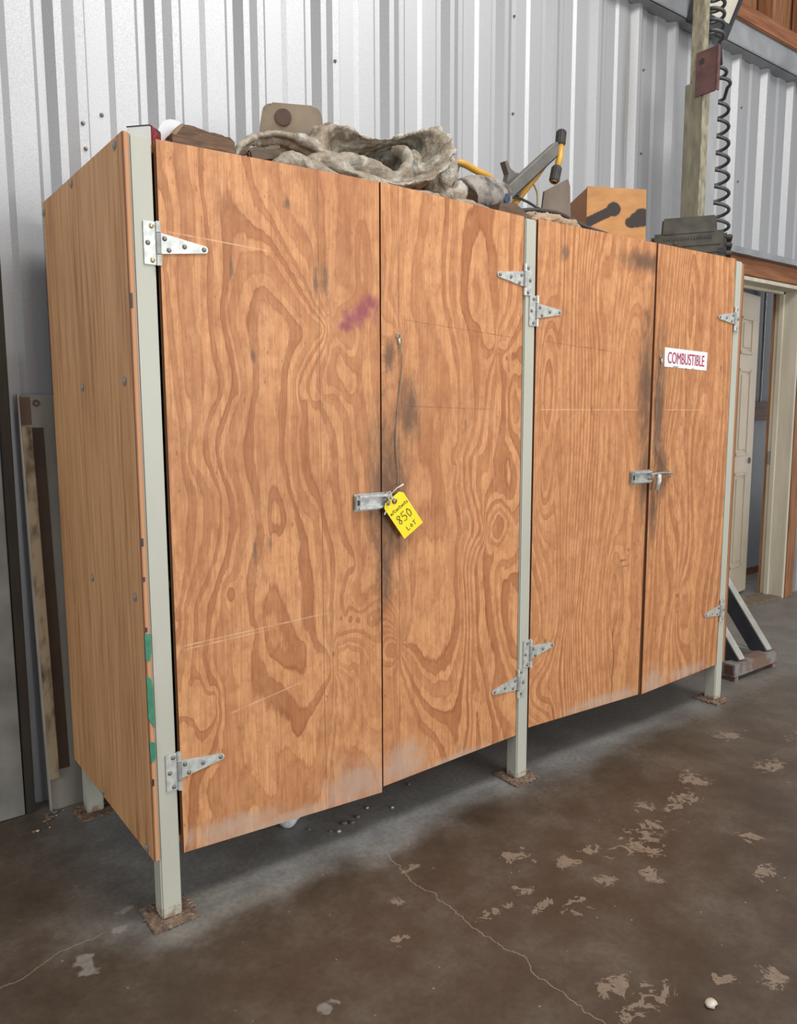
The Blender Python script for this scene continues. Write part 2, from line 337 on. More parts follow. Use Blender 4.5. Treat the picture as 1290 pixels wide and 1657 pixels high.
sc_me = None
def screw_mesh():
    m = MB(); b = bmesh.new(); bmesh.ops.create_cone(b, cap_ends=True, segments=8, radius1=.0075, radius2=.006, depth=.005)
    m.add(b); b = bmesh.new(); bmesh.ops.create_cone(b, cap_ends=True, segments=6, radius1=.0042, radius2=.004, depth=.006); b.transform(Matrix.Translation((0, 0, .004))); m.add(b)
    m.xf(Matrix.Rotation(PI/2, 4, 'X')); return m.build('wall_screw', M['screw'], wall, origin=(0, 0, 0))
w0 = screw_mesh(); first = True
for x, z in [(.155, 2.31), (.220, 2.352), (.160, 2.23), (1.153, 2.757), (1.153, 2.31), (2.158, 3.209), (2.158, 2.773), (3.158, 3.217), (3.16, 2.781), (4.158, 3.242), (4.158, 2.799), (-.845, 2.3), (-.848, 2.75)]:
    o = w0 if first else w0.copy()
    if not first: C.objects.link(o); o.parent = wall
    first = False; dx = (x-XS) % PER; hh = np.interp(dx, [a for a, _ in PROF], [h for _, h in PROF]); o.location = (x, -hh-.003, z)

# eave beam, timber over it
M['beam'] = mottled('grey_steel_beam', (0.36, 0.37, 0.38, 1), (0.24, 0.25, 0.26, 1), 5, .5, .35)
M['fir'] = mottled('reddish_fir', (0.27, 0.105, 0.04, 1), (0.16, 0.055, 0.02, 1), 6, .62, stretch=(1, 1, 9))
M['fir_h'] = mottled('reddish_fir_lengthwise', (0.30, 0.115, 0.042, 1), (0.17, 0.058, 0.02, 1), 6, .62, stretch=(.6, 9, 9))
M['fir_v'] = mottled('reddish_fir_upright', (0.33, 0.15, 0.065, 1), (0.19, 0.075, 0.03, 1), 7, .62, stretch=(9, 9, .6))
bm_ = empty('trim_1', (0, .85, 3.5), kind='structure')
MB().box((-5, .815, 3.525), (9, .825, 3.665), .002).build('web', M['beam'], bm_)
MB().box((-5, .815, 3.525), (9, .90, 3.535)).build('lower_flange', M['beam'], bm_); MB().box((-5, .815, 3.655), (9, .90, 3.665)).build('upper_flange', M['beam'], bm_)
tb = MB().box((-5, .80, 3.665), (9, .92, 3.765), .006).build('trim_2', M['fir_h']); tag(tb, kind='structure')
wu = empty('wall_upper', (0, 1.0, 3.7), kind='structure')
x = 2.4; k = 0
while x < 7.5:
    w = .19+.05*random.random(); MB().box((x, 1.02+.008*(k % 2), 3.60), (x+w, 1.045+.008*(k % 2), 5.2), .004).build('plank', M['fir_v'], wu); x += w+.004; k += 1
MB().box((-5, 1.02, 3.60), (2.4, 1.05, 5.2)).build('plank', M['fir_v'], wu)
MB().box((-5, 1.075, 3.60), (8.5, 1.09, 5.2)).build('backing', M['interior'], wu)
for x in (3.62, 4.06, 4.50, 4.94, 5.38, 5.82): MB().box((x, .915, 3.765), (x+.045, 1.015, 5.2), .003).build('stud', M['fir_v'], wu)
M['tin'] = mottled('small_tin_plate', (.5, .5, .48, 1), (.35, .35, .34, 1), 30, .4, .6)
for x in (4.06, 4.50): MB().box((x+.046, .94, 4.02), (x+.049, .985, 4.16)).build('nail_plate', M['tin'], wu)

# door opening on the right
M['cream'] = mottled('cream_trim', (0.60, 0.555, 0.445, 1), (0.50, 0.455, 0.36, 1), 5, .5, stretch=(3, 3, .4))
M['beige'] = mottled('beige_door', (0.46, 0.385, 0.29, 1), (0.40, 0.33, 0.245, 1), 3, .48)
fls = MB().box((3.98, .855, 2.335), (5.9, .868, 2.395)).box((3.98, .80, 2.335), (5.9, .868, 2.341)).build('trim_3', M['beam']); tag(fls, kind='structure')
hd = MB().box((3.92, .845, 2.225), (5.9, .885, 2.334), .003).build('trim_4', M['fir_h']); tag(hd, kind='structure')
cs = MB().box((4.975, .845, 0), (5.09, .885, 2.224), .003).build('trim_5', M['fir_v']); tag(cs, kind='structure')
dr = empty('door_1', (4.16, 1.0, 0), kind='structure')
MB().box((4.945, .85, 0), (4.97, 1.02, 2.222), .002).box((4.93, .955, 0), (4.945, .985, 2.20)).build('jamb', M['cream'], dr)
MB().box((4.13, .85, 0), (4.155, 1.02, 2.222), .002).build('jamb', M['cream'], dr)
MB().box((4.155, .85, 2.197), (4.945, 1.02, 2.222), .002).box((4.155, .955, 2.18), (4.945, .985, 2.197)).build('head_jamb', M['cream'], dr)
MB().box((4.155, .86, 0), (4.945, 1.03, .012)).build('threshold', mottled('worn_threshold', (.2, .15, .1, 1), (.13, .1, .07, 1), 20, .7), dr)
def leaf():
    th = math.radians(9.2); R = Matrix.Rotation(th, 4, 'Z'); T = Matrix.Translation((4.165, 1.0, 0)) @ R
    w, h, t = .775, 2.165, .038
    m = MB().box((0, 0, .018), (w, t, .018+h), .002); lf = m.xf(T).build('leaf', M['beige'], dr)
    for cx in (.12, .43):
        for z0, z1 in ((.22, .92), (1.04, 1.66), (1.76, 2.02)):
            a, b = cx, cx+.225; q = MB()
            for lo, hi, y in (((a, z0), (b, z1), 0),):
                for (x0, zz0, x1, zz1) in ((a, z0, a+.022, z1), (b-.022, z0, b, z1), (a, z0, b, z0+.022), (a, z1-.022, b, z1)):
                    q.box((x0, -.006, zz0), (x1, .002, zz1), .003)
                q.box((a+.045, -.005, z0+.045), (b-.045, .002, z1-.045), .004)
            q.xf(T).build('raised_panel', M['beige'], lf, dr)
    b = bmesh.new(); bmesh.ops.create_cone(b, cap_ends=True, segments=16, radius1=.022, radius2=.022, depth=.006)
    m = MB().add(b).xf(T @ Matrix.Translation((.715, -.002, 1.0)) @ Matrix.Rotation(PI/2, 4, 'X')); m.build('knob_bore', M['black'], lf, dr)
leaf()
MB().box((4.938, 1.021, 0), (4.975, 1.034, 2.222)).build('rear_stop', M['fir_v'], dr)
MB().box((4.938, .985, .98), (4.946, 1.015, 1.07), .001).build('strike_plate', M['zinc_dark'], dr)
bk = empty('wall_far', (4.5, 1.45, 0), kind='structure')
MB().box((3.0, 1.45, .06), (8, 1.50, 1.29)).build('lower_sheet', mottled('blue_grey_panel', (.46, .49, .52, 1), (.40, .43, .46, 1), 3, .5), bk)
MB().box((3.0, 1.445, 0), (8, 1.50, .06)).build('base_board', M['fir_h'], bk)
MB().box((3.0, 1.43, 1.29), (8, 1.50, 1.44)).build('rail', M['fir_h'], bk)
MB().box((3.0, 1.45, 1.44), (8, 1.50, 3.2)).build('upper_sheet', mottled('dark_slate_panel', (.075, .085, .10, 1), (.055, .062, .075, 1), 3, .45), bk)
MB().tube([(5.565, 1.43, 1.44), (5.565, 1.43, 3.2)], .009, 10).build('white_conduit', mottled('white_conduit', (.75, .76, .77, 1), (.6, .61, .62, 1), 9, .4), bk)
MB().box((2.6, .93, 3.2), (8, 1.50, 3.25)).build('ceiling', mottled('plain_ceiling', (.3, .3, .3, 1), (.25, .25, .25, 1), 3, .8)); tag(bpy.data.objects['ceiling'], kind='structure')

# ------------------------------------------------------------------ the cupboard
cab = empty('storage_cupboard', (0, 0, 0), 'tall plywood cupboard with four hinged doors on pale grey steel posts', 'cupboard')
PW = .054
POSTS = [(0, 0, 2.003), (1.331, 0, 2.0), (2.643, 0, 2.008), (0, .70, 1.98), (1.331, .70, 1.98), (2.643, .70, 1.98)]
for i, (x, y, h) in enumerate(POSTS):
    p = MB().box((x, y, .006), (x+PW, y+PW, h), .004).build('post', M['post'], cab)
    m = MB().box((x-.035, y-.035, 0), (x+PW+.035, y+PW+.035, .007), .002)
    m.build('foot_plate', M['rust'], p, cab)
    m = MB()   # weld and caked dirt round the foot
    for a in range(70):
        an = random.random()*6.28; q = random.random(); cx = x+PW/2+math.cos(an)*(.03+.035*q); cy = y+PW/2+math.sin(an)*(.03+.035*q)
        b = bmesh.new(); bmesh.ops.create_icosphere(b, subdivisions=1, radius=1)
        sc = .003+.006*random.random()
        b.transform(Matrix.Translation((cx, cy, .007)) @ Matrix.Rotation(an, 4, 'Z') @ Matrix.Diagonal((sc*1.4, sc, sc*.45, 1))); m.add(b)
    tag(m.build('caked_dirt', M['rust'], p, cab), kind='stuff')

def rf(n, lx, lz, seed):
    "random smooth field: callable on arrays"
    r = np.random.default_rng(seed); kx = r.normal(0, 1/lx, n); kz = r.normal(0, 1/lz, n); ph = r.uniform(0, 6.283, n)
    return lambda x, z: sum(np.cos(kx[i]*x+kz[i]*z+ph[i]) for i in range(n))*math.sqrt(2/n)
def grain_field(X, Z, d):
    h = ring_rbf(d['trace'], X, Z) if 'trace' in d else np.interp(X, d['dx'], d['dh'])
    for (n, lx, lz, amp, seed) in d['noise']: h = h+amp*rf(n, lx, lz, seed)(X, Z)
    for (kx, kz, s, c, sl) in d['pinch']: h = h+s*np.arctan2(X-kx, c+sl*np.abs(Z-kz))*np.exp(-((Z-kz)/.34)**2-((X-kx)/.22)**2)
    for (kx, kz, s, rx, rz) in d['bump']: h = h+s*np.exp(-((X-kx)/rx)**2-((Z-kz)/rz)**2)
    return h
# traced growth-ring lines (ring number, points in mm) of the two left doors
T1 = [(0, [(60, 1862), (64, 1742), (63, 1605), (65, 1466)]), (1, [(64, 1907), (86, 1866), (100, 1809), (89, 1745), (79, 1702), (93, 1621), (106, 1514), (112, 1401)]), (2, [(142, 1988), (158, 1900), (171, 1847), (170, 1754), (156, 1697), (158, 1631), (175, 1527), (188, 1446), (194, 1402)]), (3, [(189, 2006), (188, 1896), (201, 1823), (209, 1759), (210, 1664), (200, 1567), (208, 1495), (223, 1402)]), (3, [(280, 2005), (294, 1922), (325, 1884), (369, 1857), (408, 1792), (453, 1717), (495, 1648), (534, 1602)]), (4, [(273, 1793), (255, 1716), (228, 1617), (244, 1541), (253, 1472), (261, 1403)]), (4, [(273, 1793), (323, 1806), (368, 1797), (413, 1753), (459, 1692), (500, 1628), (534, 1596)]), (5, [(286, 1686), (269, 1640), (253, 1571), (271, 1522), (289, 1403)]), (5, [(286, 1686), (326, 1714), (371, 1709), (422, 1648), (475, 1595), (518, 1582)]), (6, [(336, 1661), (316, 1575), (325, 1475)]), (6, [(336, 1661), (398, 1631), (456, 1568)]), (6.6, [(366, 1527), (347, 1450)]), (2, [(351, 2018), (382, 1912), (426, 1835), (479, 1771), (507, 1665), (541, 1607)]), (1, [(459, 1989), (481, 1892), (504, 1814), (514, 1692), (547, 1613)]), (0.4, [(526, 2026), (529, 1848), (536, 1694), (557, 1616)]), (0, [(620, 2017), (624, 1808), (616, 1701)]), (0.3, [(706, 2032), (711, 1764)]), (1.2, [(651, 1854), (644, 1789), (670, 1690)]), (3, [(533, 1546), (491, 1480), (453, 1405)]), (2, [(540, 1541), (510, 1465), (490, 1406)]), (1, [(552, 1536), (535, 1471), (528, 1406)]), (0.3, [(581, 1511), (613, 1408)]), (-0.5, [(703, 1599), (709, 1432)]), (2, [(602, 1587), (615, 1561)]), (1.6, [(569, 1574), (582, 1559)]), (0, [(69, 1366), (71, 1303)]), (1, [(119, 1380), (127, 1320), (117, 1260)]), (2, [(178, 1380), (159, 1320), (135, 1274), (124, 1251)]), (3, [(211, 1381), (178, 1301), (181, 1235), (194, 1187), (211, 1142)]), (4, [(242, 1381), (216, 1300), (207, 1253), (220, 1190), (244, 1126), (252, 1056), (234, 983), (227, 930), (205, 883)]), (2, [(126, 1225), (163, 1174), (192, 1129), (185, 1062), (166, 966), (117, 875), (99, 790)]), (1, [(116, 1218), (138, 1152), (139, 1066), (126, 971), (104, 902), (91, 831)]), (3, [(211, 1142), (211, 1089), (204, 1011), (175, 936), (153, 870), (139, 784)]), (0, [(71, 1188), (76, 1071), (80, 929), (73, 809)]), (5, [(273, 1376), (257, 1300), (242, 1237), (261, 1164), (280, 1103), (284, 1023), (265, 955), (248, 907), (251, 831), (287, 753)]), (6, [(310, 1367), (296, 1250), (314, 1151), (323, 1050), (333, 1019)]), (7, [(358, 1103), (351, 1058), (344, 1023)]), (7, [(360, 1103), (382, 1045), (372, 1015)]), (6, [(333, 1019), (389, 993), (399, 940), (433, 856)]), (6.5, [(342, 946), (364, 892), (385, 837)]), (6, [(381, 1367), (377, 1223), (399, 1156), (426, 1072), (441, 987)]), (5, [(432, 1382), (419, 1247), (427, 1144), (449, 1081), (491, 1041), (486, 956), (500, 874), (510, 764)]), (4, [(467, 1383), (449, 1297), (458, 1194), (486, 1109), (509, 1034), (532, 951), (537, 869), (532, 760)]), (3, [(515, 1378), (529, 1295), (537, 1227), (526, 1165), (544, 1084), (558, 997), (582, 940), (621, 911)]), (2, [(558, 1378), (581, 1310), (593, 1241), (586, 1167), (604, 1080), (609, 992), (628, 919)]), (1, [(620, 1368), (625, 1219), (650, 1169), (648, 1022), (637, 923)]), (3, [(621, 903), (581, 847), (561, 784), (553, 713)]), (2, [(634, 896), (607, 849), (586, 752)]), (1, [(668, 937), (695, 945), (691, 917), (654, 905)]), (1, [(647, 849), (639, 772), (700, 814)]), (0, [(704, 1238), (706, 1073), (708, 983)]), (1, [(73, 828), (71, 738)]), (2, [(97, 843), (98, 757), (83, 664)]), (3, [(136, 837), (130, 751), (99, 641)]), (4, [(185, 824), (150, 698), (155, 624), (177, 574), (185, 532)]), (3, [(76, 539), (104, 513), (112, 461)]), (2, [(84, 625), (123, 626), (167, 587), (165, 547), (120, 533), (77, 568)]), (5, [(242, 820), (255, 753), (236, 712), (229, 658), (235, 611), (251, 603)]), (6, [(283, 784), (302, 704), (317, 650), (343, 593), (371, 556), (393, 514), (409, 462), (422, 437)]), (6, [(422, 437), (451, 489), (495, 544), (535, 590)]), (7, [(326, 777), (346, 681), (396, 653), (426, 681), (443, 689)]), (5.5, [(256, 587), (309, 541), (320, 457), (315, 374), (330, 295)]), (5, [(249, 547), (252, 464), (234, 397), (221, 328), (186, 235)]), (4, [(145, 259), (117, 186)]), (4.2, [(179, 493), (170, 394), (137, 328)]), (5, [(465, 426), (506, 487), (541, 573)]), (5, [(465, 426), (460, 334), (395, 341), (360, 356)]), (4.5, [(278, 231), (265, 182)]), (4, [(548, 571), (552, 454), (535, 347), (508, 242), (495, 201)]), (3, [(560, 569), (561, 424), (547, 315)]), (2, [(582, 564), (613, 485), (606, 413), (652, 373), (712, 305)]), (1, [(557, 580), (615, 580), (653, 510), (679, 424), (703, 435)]), (6, [(428, 781), (444, 710), (479, 656), (533, 624)]), (5, [(493, 781), (503, 694), (530, 651)]), (4, [(526, 776), (537, 688), (541, 655)]), (3, [(560, 771), (550, 702), (545, 654)]), (2, [(549, 650), (584, 674), (635, 673), (681, 628), (707, 572)]), (1, [(552, 642), (603, 660), (654, 633), (687, 548), (710, 486)]), (0, [(564, 626), (596, 636), (631, 615), (602, 602), (570, 616)]), (3, [(571, 693), (623, 711), (668, 692), (715, 690)]), (4, [(578, 746), (636, 726), (682, 724), (715, 730)]), (3, [(578, 249), (618, 295), (657, 279), (677, 220), (630, 205), (578, 249)])]
T2 = [(0, [(740, 1975), (751, 1727)]), (1, [(798, 2014), (791, 1933), (781, 1832), (758, 1708)]), (2, [(844, 2012), (830, 1888), (810, 1754), (803, 1640)]), (3, [(912, 2012), (912, 1925), (871, 1842), (864, 1759), (878, 1687)]), (3, [(933, 1766), (937, 1660), (970, 1587), (1000, 1490), (1015, 1368), (1024, 1255), (1021, 1175)]), (4, [(989, 2004), (986, 1830), (992, 1697), (1014, 1589), (1033, 1480), (1046, 1368), (1043, 1254), (1040, 1174)]), (5, [(1032, 1995), (1027, 1807), (1024, 1666), (1051, 1558), (1060, 1452), (1061, 1373)]), (6, [(1078, 1921), (1067, 1839), (1050, 1701), (1081, 1649), (1128, 1596), (1136, 1551)]), (5, [(1131, 1906), (1101, 1859), (1087, 1759), (1103, 1678), (1167, 1621), (1199, 1577)]), (6, [(1177, 1934), (1210, 1883), (1204, 1770), (1214, 1681)]), (7, [(1273, 1975), (1284, 1835), (1278, 1720)]), (6, [(1192, 1548), (1157, 1483), (1138, 1397), (1116, 1310), (1086, 1219), (1074, 1173)]), (7, [(1200, 1542), (1177, 1455), (1167, 1368), (1148, 1281), (1110, 1171)]), (8, [(1208, 1540), (1210, 1456), (1195, 1339), (1166, 1169)]), (9, [(1216, 1537), (1233, 1515), (1309, 1506)]), (10, [(1208, 1554), (1249, 1533), (1312, 1535)]), (9, [(1267, 1492), (1251, 1427), (1250, 1309), (1223, 1166)]), (10, [(1288, 1469), (1264, 1398), (1279, 1297), (1297, 1278)]), (10, [(1288, 1469), (1306, 1440)]), (11, [(1293, 1428), (1291, 1321)]), (8, [(1207, 1577), (1216, 1566), (1244, 1567), (1248, 1591), (1227, 1601)]), (5, [(1143, 1597), (1175, 1615), (1191, 1588), (1159, 1575), (1143, 1597)]), (0, [(731, 1543), (750, 1533), (776, 1545)]), (1, [(731, 1496), (770, 1513), (796, 1530)]), (-1, [(731, 1584), (757, 1595), (783, 1602)]), (2, [(736, 1393), (769, 1367), (782, 1228)]), (2.5, [(830, 1526), (843, 1367), (850, 1204)]), (2.8, [(913, 1557), (913, 1367), (935, 1201)]), (4.6, [(1061, 1368), (1077, 1322), (1062, 1288), (1050, 1317), (1061, 1368)]), (0, [(739, 1090), (738, 950)]), (1, [(762, 935), (761, 857), (793, 774), (807, 692), (799, 640)]), (2, [(793, 944), (797, 879), (826, 796), (825, 689), (807, 632)]), (3, [(842, 939), (859, 845), (850, 752), (825, 676), (813, 627)]), (3.3, [(901, 933), (901, 745)]), (3.5, [(952, 874), (962, 667)]), (3, [(850, 719), (859, 751), (936, 740), (936, 678), (867, 682)]), (4, [(1016, 1199), (1026, 1118), (1049, 1028), (1068, 951), (1041, 898), (1040, 822), (1047, 723), (1053, 616), (1035, 541), (990, 468)]), (4, [(990, 468), (936, 481), (884, 528), (834, 597), (809, 621)]), (5, [(1038, 1198), (1048, 1117), (1076, 1019), (1091, 949), (1064, 903), (1053, 821), (1063, 721), (1069, 613), (1058, 508), (1031, 427), (986, 377)]), (5, [(986, 377), (919, 423), (867, 490), (817, 573), (796, 593)]), (6, [(1065, 1197), (1075, 1108), (1109, 1017), (1114, 947), (1082, 901), (1069, 818), (1078, 719), (1081, 611), (1077, 504), (1064, 398), (1046, 292), (1038, 192)]), (6, [(1038, 192), (1000, 275), (911, 362), (842, 461), (804, 565)]), (7, [(1088, 1196), (1103, 1107), (1132, 1022), (1147, 965), (1138, 930), (1101, 885), (1086, 816), (1093, 716), (1096, 609), (1093, 501), (1088, 392), (1094, 280)]), (7, [(955, 214), (867, 351), (825, 445), (792, 561)]), (8, [(1129, 1195), (1131, 1105), (1146, 1014), (1158, 967)]), (8, [(1157, 932), (1120, 883), (1102, 814), (1112, 713), (1118, 605), (1120, 495), (1146, 342), (1163, 203)]), (9, [(1157, 925), (1138, 881), (1135, 810), (1146, 708), (1138, 601), (1159, 488), (1200, 329), (1243, 197)]), (10, [(1167, 906), (1201, 885), (1240, 891), (1269, 925), (1299, 944)]), (11, [(1171, 920), (1210, 902), (1249, 934), (1263, 976), (1238, 1007), (1199, 995), (1175, 962)]), (12, [(1219, 994), (1239, 963), (1220, 922), (1200, 953), (1219, 994)]), (9, [(1196, 1192), (1206, 1129), (1227, 1071), (1288, 1010)]), (10, [(1161, 991), (1189, 1032), (1237, 1042), (1288, 988)]), (8.4, [(1264, 1183), (1286, 1089)]), (10, [(1291, 864), (1231, 856), (1202, 831), (1193, 745), (1220, 624), (1237, 509), (1280, 403)]), (11, [(1272, 778), (1241, 826), (1222, 799), (1224, 697), (1236, 584), (1279, 464)]), (12, [(1283, 762), (1276, 615), (1299, 498)]), (10, [(1200, 367), (1231, 284), (1304, 243)]), (9, [(1122, 363), (1143, 200)]), (8, [(735, 532), (776, 557), (791, 584)]), (9, [(732, 573), (752, 575), (784, 589)]), (8, [(743, 470), (750, 332)]), (10, [(744, 597), (752, 615), (780, 610), (776, 584), (744, 597)]), (9, [(732, 639), (760, 647), (788, 635)]), (7.4, [(800, 423), (808, 283)])]
def ring_rbf(T, X, Z, an=.5):
    P, H = [], []
    for h, L in T:
        for (x0, z0), (x1, z1) in zip(L, L[1:]):
            n = max(1, int(math.hypot(x1-x0, (z1-z0)*an)/25))
            for k in range(n): P.append((x0+(x1-x0)*k/n, z0+(z1-z0)*k/n)); H.append(h)
        P.append(L[-1]); H.append(h)
    P = np.array(P)/1000*np.array([1, an]); H = np.array(H); n = len(P)
    D = np.sqrt(((P[:, None]-P[None])**2).sum(2)); A = np.zeros((n+3, n+3)); A[:n, :n] = -D+np.eye(n)*.004
    A[:n, n] = 1; A[:n, n+1:] = P; A[n, :n] = 1; A[n+1:, :n] = P.T
    c = np.linalg.solve(A, np.concatenate([H, [0, 0, 0]])); out = np.full(X.shape, c[n])+c[n+1]*X+c[n+2]*Z*an
    for i in range(n): out -= c[i]*np.sqrt((X-P[i, 0])**2+(Z*an-P[i, 1])**2)
    return out
def make_door(corners, mat, d, name='door'):
    TL, TR, BR, BL = [np.array(c) for c in corners]; step = .005
    nx = int((TR[0]-TL[0])/step); nz = int((TL[1]-BL[1])/step)
    u, w = np.meshgrid(np.linspace(0, 1, nx+1), np.linspace(0, 1, nz+1))
    X = (1-w)*((1-u)*BL[0]+u*BR[0])+w*((1-u)*TL[0]+u*TR[0]); Z = (1-w)*((1-u)*BL[1]+u*BR[1])+w*((1-u)*TL[1]+u*TR[1])
    H = grain_field(X, Z, d); y0, t = d.get('y', 0.0), .018
    Y = np.full_like(X, y0)
    V = np.stack([X.ravel(), Y.ravel(), Z.ravel()], 1); n = len(V)
    idx = np.arange(n).reshape(nz+1, nx+1)
    F = np.stack([idx[:-1, :-1].ravel(), idx[:-1, 1:].ravel(), idx[1:, 1:].ravel(), idx[1:, :-1].ravel()], 1)
    rim = np.concatenate([idx[0, :], idx[1:, -1], idx[-1, -2::-1], idx[-2:0:-1, 0]])
    VB = V[rim]+np.array([0, t, 0]); nb = len(rim); bi = n+np.arange(nb)
    # separate rim verts for the front edge so that edge faces have their own material
    E = np.stack([rim, bi, np.roll(bi, -1), np.roll(rim, -1)], 1)
    faces = F.tolist()+E.tolist()+[bi[::-1].tolist()[::-1][::-1]]
    me = bpy.data.meshes.new(name); me.from_pydata(np.concatenate([V, VB]).tolist(), [], faces)
    me.materials.append(mat); me.materials.append(M['ply_edge_y'])
    mi = np.zeros(len(faces), dtype=np.int32); mi[len(F):len(F)+nb] = 1; me.polygons.foreach_set('material_index', mi)
    a = me.attributes.new('grain', 'FLOAT', 'POINT'); a.data.foreach_set('value', np.concatenate([H.ravel(), H.ravel()[rim]]).astype(np.float32))
    me.update(); o = bpy.data.objects.new(name, me); C.objects.link(o); o.parent = cab; return o
m1 = ply_door('plywood_left_door', [(.735, 0, 1.10, .075, 9, .30), (.735, 0, .86, .04, 9, .22)], [(.600, 0, 1.598, .050, 9, .020), (.635, 0, 1.620, .055, 9, .036), (.665, 0, 1.645, .050, 9, .044), (.690, 0, 1.668, .036, 9, .032)],
              [(.62, 0, .20, .16, 9, .10), (.35, 0, .17, .3, 9, .03), (.2, 0, .20, .2, 9, .05)],
              [(.42, 0, 1.905, .013, 9, .016), (.535, 0, 1.72, .016, 9, .05), (.505, 0, 1.71, .010, 9, .05), (.252, 0, 1.72, .007, 9, .045), (.305, 0, 1.50, .012, 9, .028), (.298, 0, .975, .008, 9, .045), (.345, 0, .99, .008, 9, .03), (.546, 0, .633, .005, 9, .013)], (.513,), (), ((.075, 1.79, .40, 1.775, 1), (.075, .745, .55, .765, 1), (.08, .735, .35, .748, 1), (.20, .53, .45, .575, 1)))
m2 = ply_door('plywood_second_door', [(.745, 0, 1.10, .10, 9, .32), (.73, 0, .9, .05, 9, .2), (.83, 0, 1.35, .05, 9, .12), (.76, 0, 1.52, .03, 9, .06)], None,
              [(.80, 0, .22, .13, 9, .09), (1.05, 0, .17, .25, 9, .03)], [(1.066, 0, 1.315, .004, 9, .028), (.80, 0, 1.56, .008, 9, .02)], (.793,), (), ((.80, 1.63, 1.31, 1.60, 0), (.80, 1.37, 1.20, 1.36, 0)))
m3 = ply_door('plywood_third_door', [(2.03, 0, 1.45, .06, 9, .38), (2.04, 0, 1.08, .05, 9, .22), (2.0, 0, 1.93, .2, 9, .05)], None, [(1.9, 0, .19, .2, 9, .04), (1.8, 0, .20, .3, 9, .03)],
              [(1.53, 0, 1.91, .03, 9, .04), (1.92, 0, .76, .03, 9, .006), (1.93, 0, .735, .04, 9, .004), (1.95, 0, .80, .008, 9, .008), (1.99, 0, .82, .006, 9, .01), (1.47, 0, .505, .012, 9, .014), (1.70, 0, 1.36, .005, 9, .03), (1.86, 0, 1.40, .006, 9, .02)], (), ((1.875, .15, .52, .0028), (1.53, .15, .27, .002)), ((1.40, 1.36, 2.0, 1.36, 1), (1.40, 1.60, 1.9, 1.575, 0)), .95)
m4 = ply_door('plywood_right_door', [(2.115, 0, 1.35, .05, 9, .4), (2.14, 0, 1.12, .06, 9, .18), (2.10, 0, .95, .03, 9, .2)], None, [(2.15, 0, .21, .10, 9, .08), (2.4, 0, .20, .2, 9, .04)],
              [(2.30, 0, .56, .014, 9, .012), (2.56, 0, 1.545, .01, 9, .02)], (), ((2.105, 1.12, 1.62, .002),), ((2.12, 1.36, 2.45, 1.36, 1),), .9)
D1 = dict(trace=T1, noise=[(24, .05, .16, .14, 12)], pinch=[], bump=[(.22, .867, 1.2, .02, .035)])
D2 = dict(trace=T2, noise=[(24, .05, .16, .14, 22)], pinch=[], bump=[])
D3 = dict(dx=[1.38, 1.5, 1.6, 1.75, 1.86, 2.06], dh=[0, 2.6, 7.0, 15.0, 18.0, 20.5], noise=[(24, .15, .6, .6, 31), (24, .05, .2, .18, 32), (20, .3, .9, 1.0, 33)],
          pinch=[(1.60, .55, 1.2, .012, .2), (1.47, .50, 1.2, .006, .2)],
          bump=[(1.45, 1.42, 5.0, .055, .26), (1.44, 1.06, 2.2, .05, .16), (1.42, .34, 5.5, .11, .15), (1.86, .60, 2.6, .06, .22), (1.92, 1.55, 3.0, .07, .32), (1.70, 1.80, 2.6, .08, .2)])
D4 = dict(dx=[2.07, 2.2, 2.4, 2.65], dh=[0, 5.0, 9.5, 15.0], noise=[(24, .13, .7, .55, 41), (24, .05, .25, .18, 42), (20, .3, 1.0, 1.0, 43)],
          pinch=[(2.16, 1.20, 1.4, .012, .16), (2.30, .56, 1.0, .006, .2)],
          bump=[(2.30, 1.80, 3.2, .06, .35), (2.42, 1.15, 2.0, .07, .4), (2.33, .45, 2.4, .07, .18)])
make_door([(.0650, 2.001), (.7225, 2.014), (.7215, .146), (.0655, .177)], m1, D1)
make_door([(.7285, 2.015), (1.3230, 2.003), (1.3240, .180), (.7265, .164)], m2, D2)
make_door([(1.3920, 2.005), (2.0640, 2.010), (2.0500, .171), (1.3890, .193)], m3, D3)
D4['y'] = -.003
make_door([(2.0720, 2.009), (2.6360, 2.014), (2.6370, .184), (2.0720, .168)], m4, D4)
# carcass
def side_panel(x0, x1, z0, z1, y0, y1):
    o = MB().box((x0, y0, z0), (x1, y1, z1), .002).build('side_panel', [M['ply_side'], M['ply_edge']], cab)
    for p in o.data.polygons:
        if p.normal.y < -.8: p.material_index = 1
    return o
spl = side_panel(-.0165, -.0005, .180, 2.004, -.002, .775); side_panel(2.6975, 2.7135, .182, 2.0, -.002, .775)
MB().box((.0005, .765, .19), (2.697, .777, 1.98)).build('back_panel', M['interior'], cab)
MB().box((.056, .022, 1.975), (2.64, .763, 1.993)).build('top_panel', M['ply_side'], cab)
MB().box((.056, .022, .20), (2.64, .763, .218)).build('bottom_panel', M['ply_side'], cab)
MB().box((.056, .022, .90), (2.64, .763, .918)).build('shelf', M['interior'], cab)
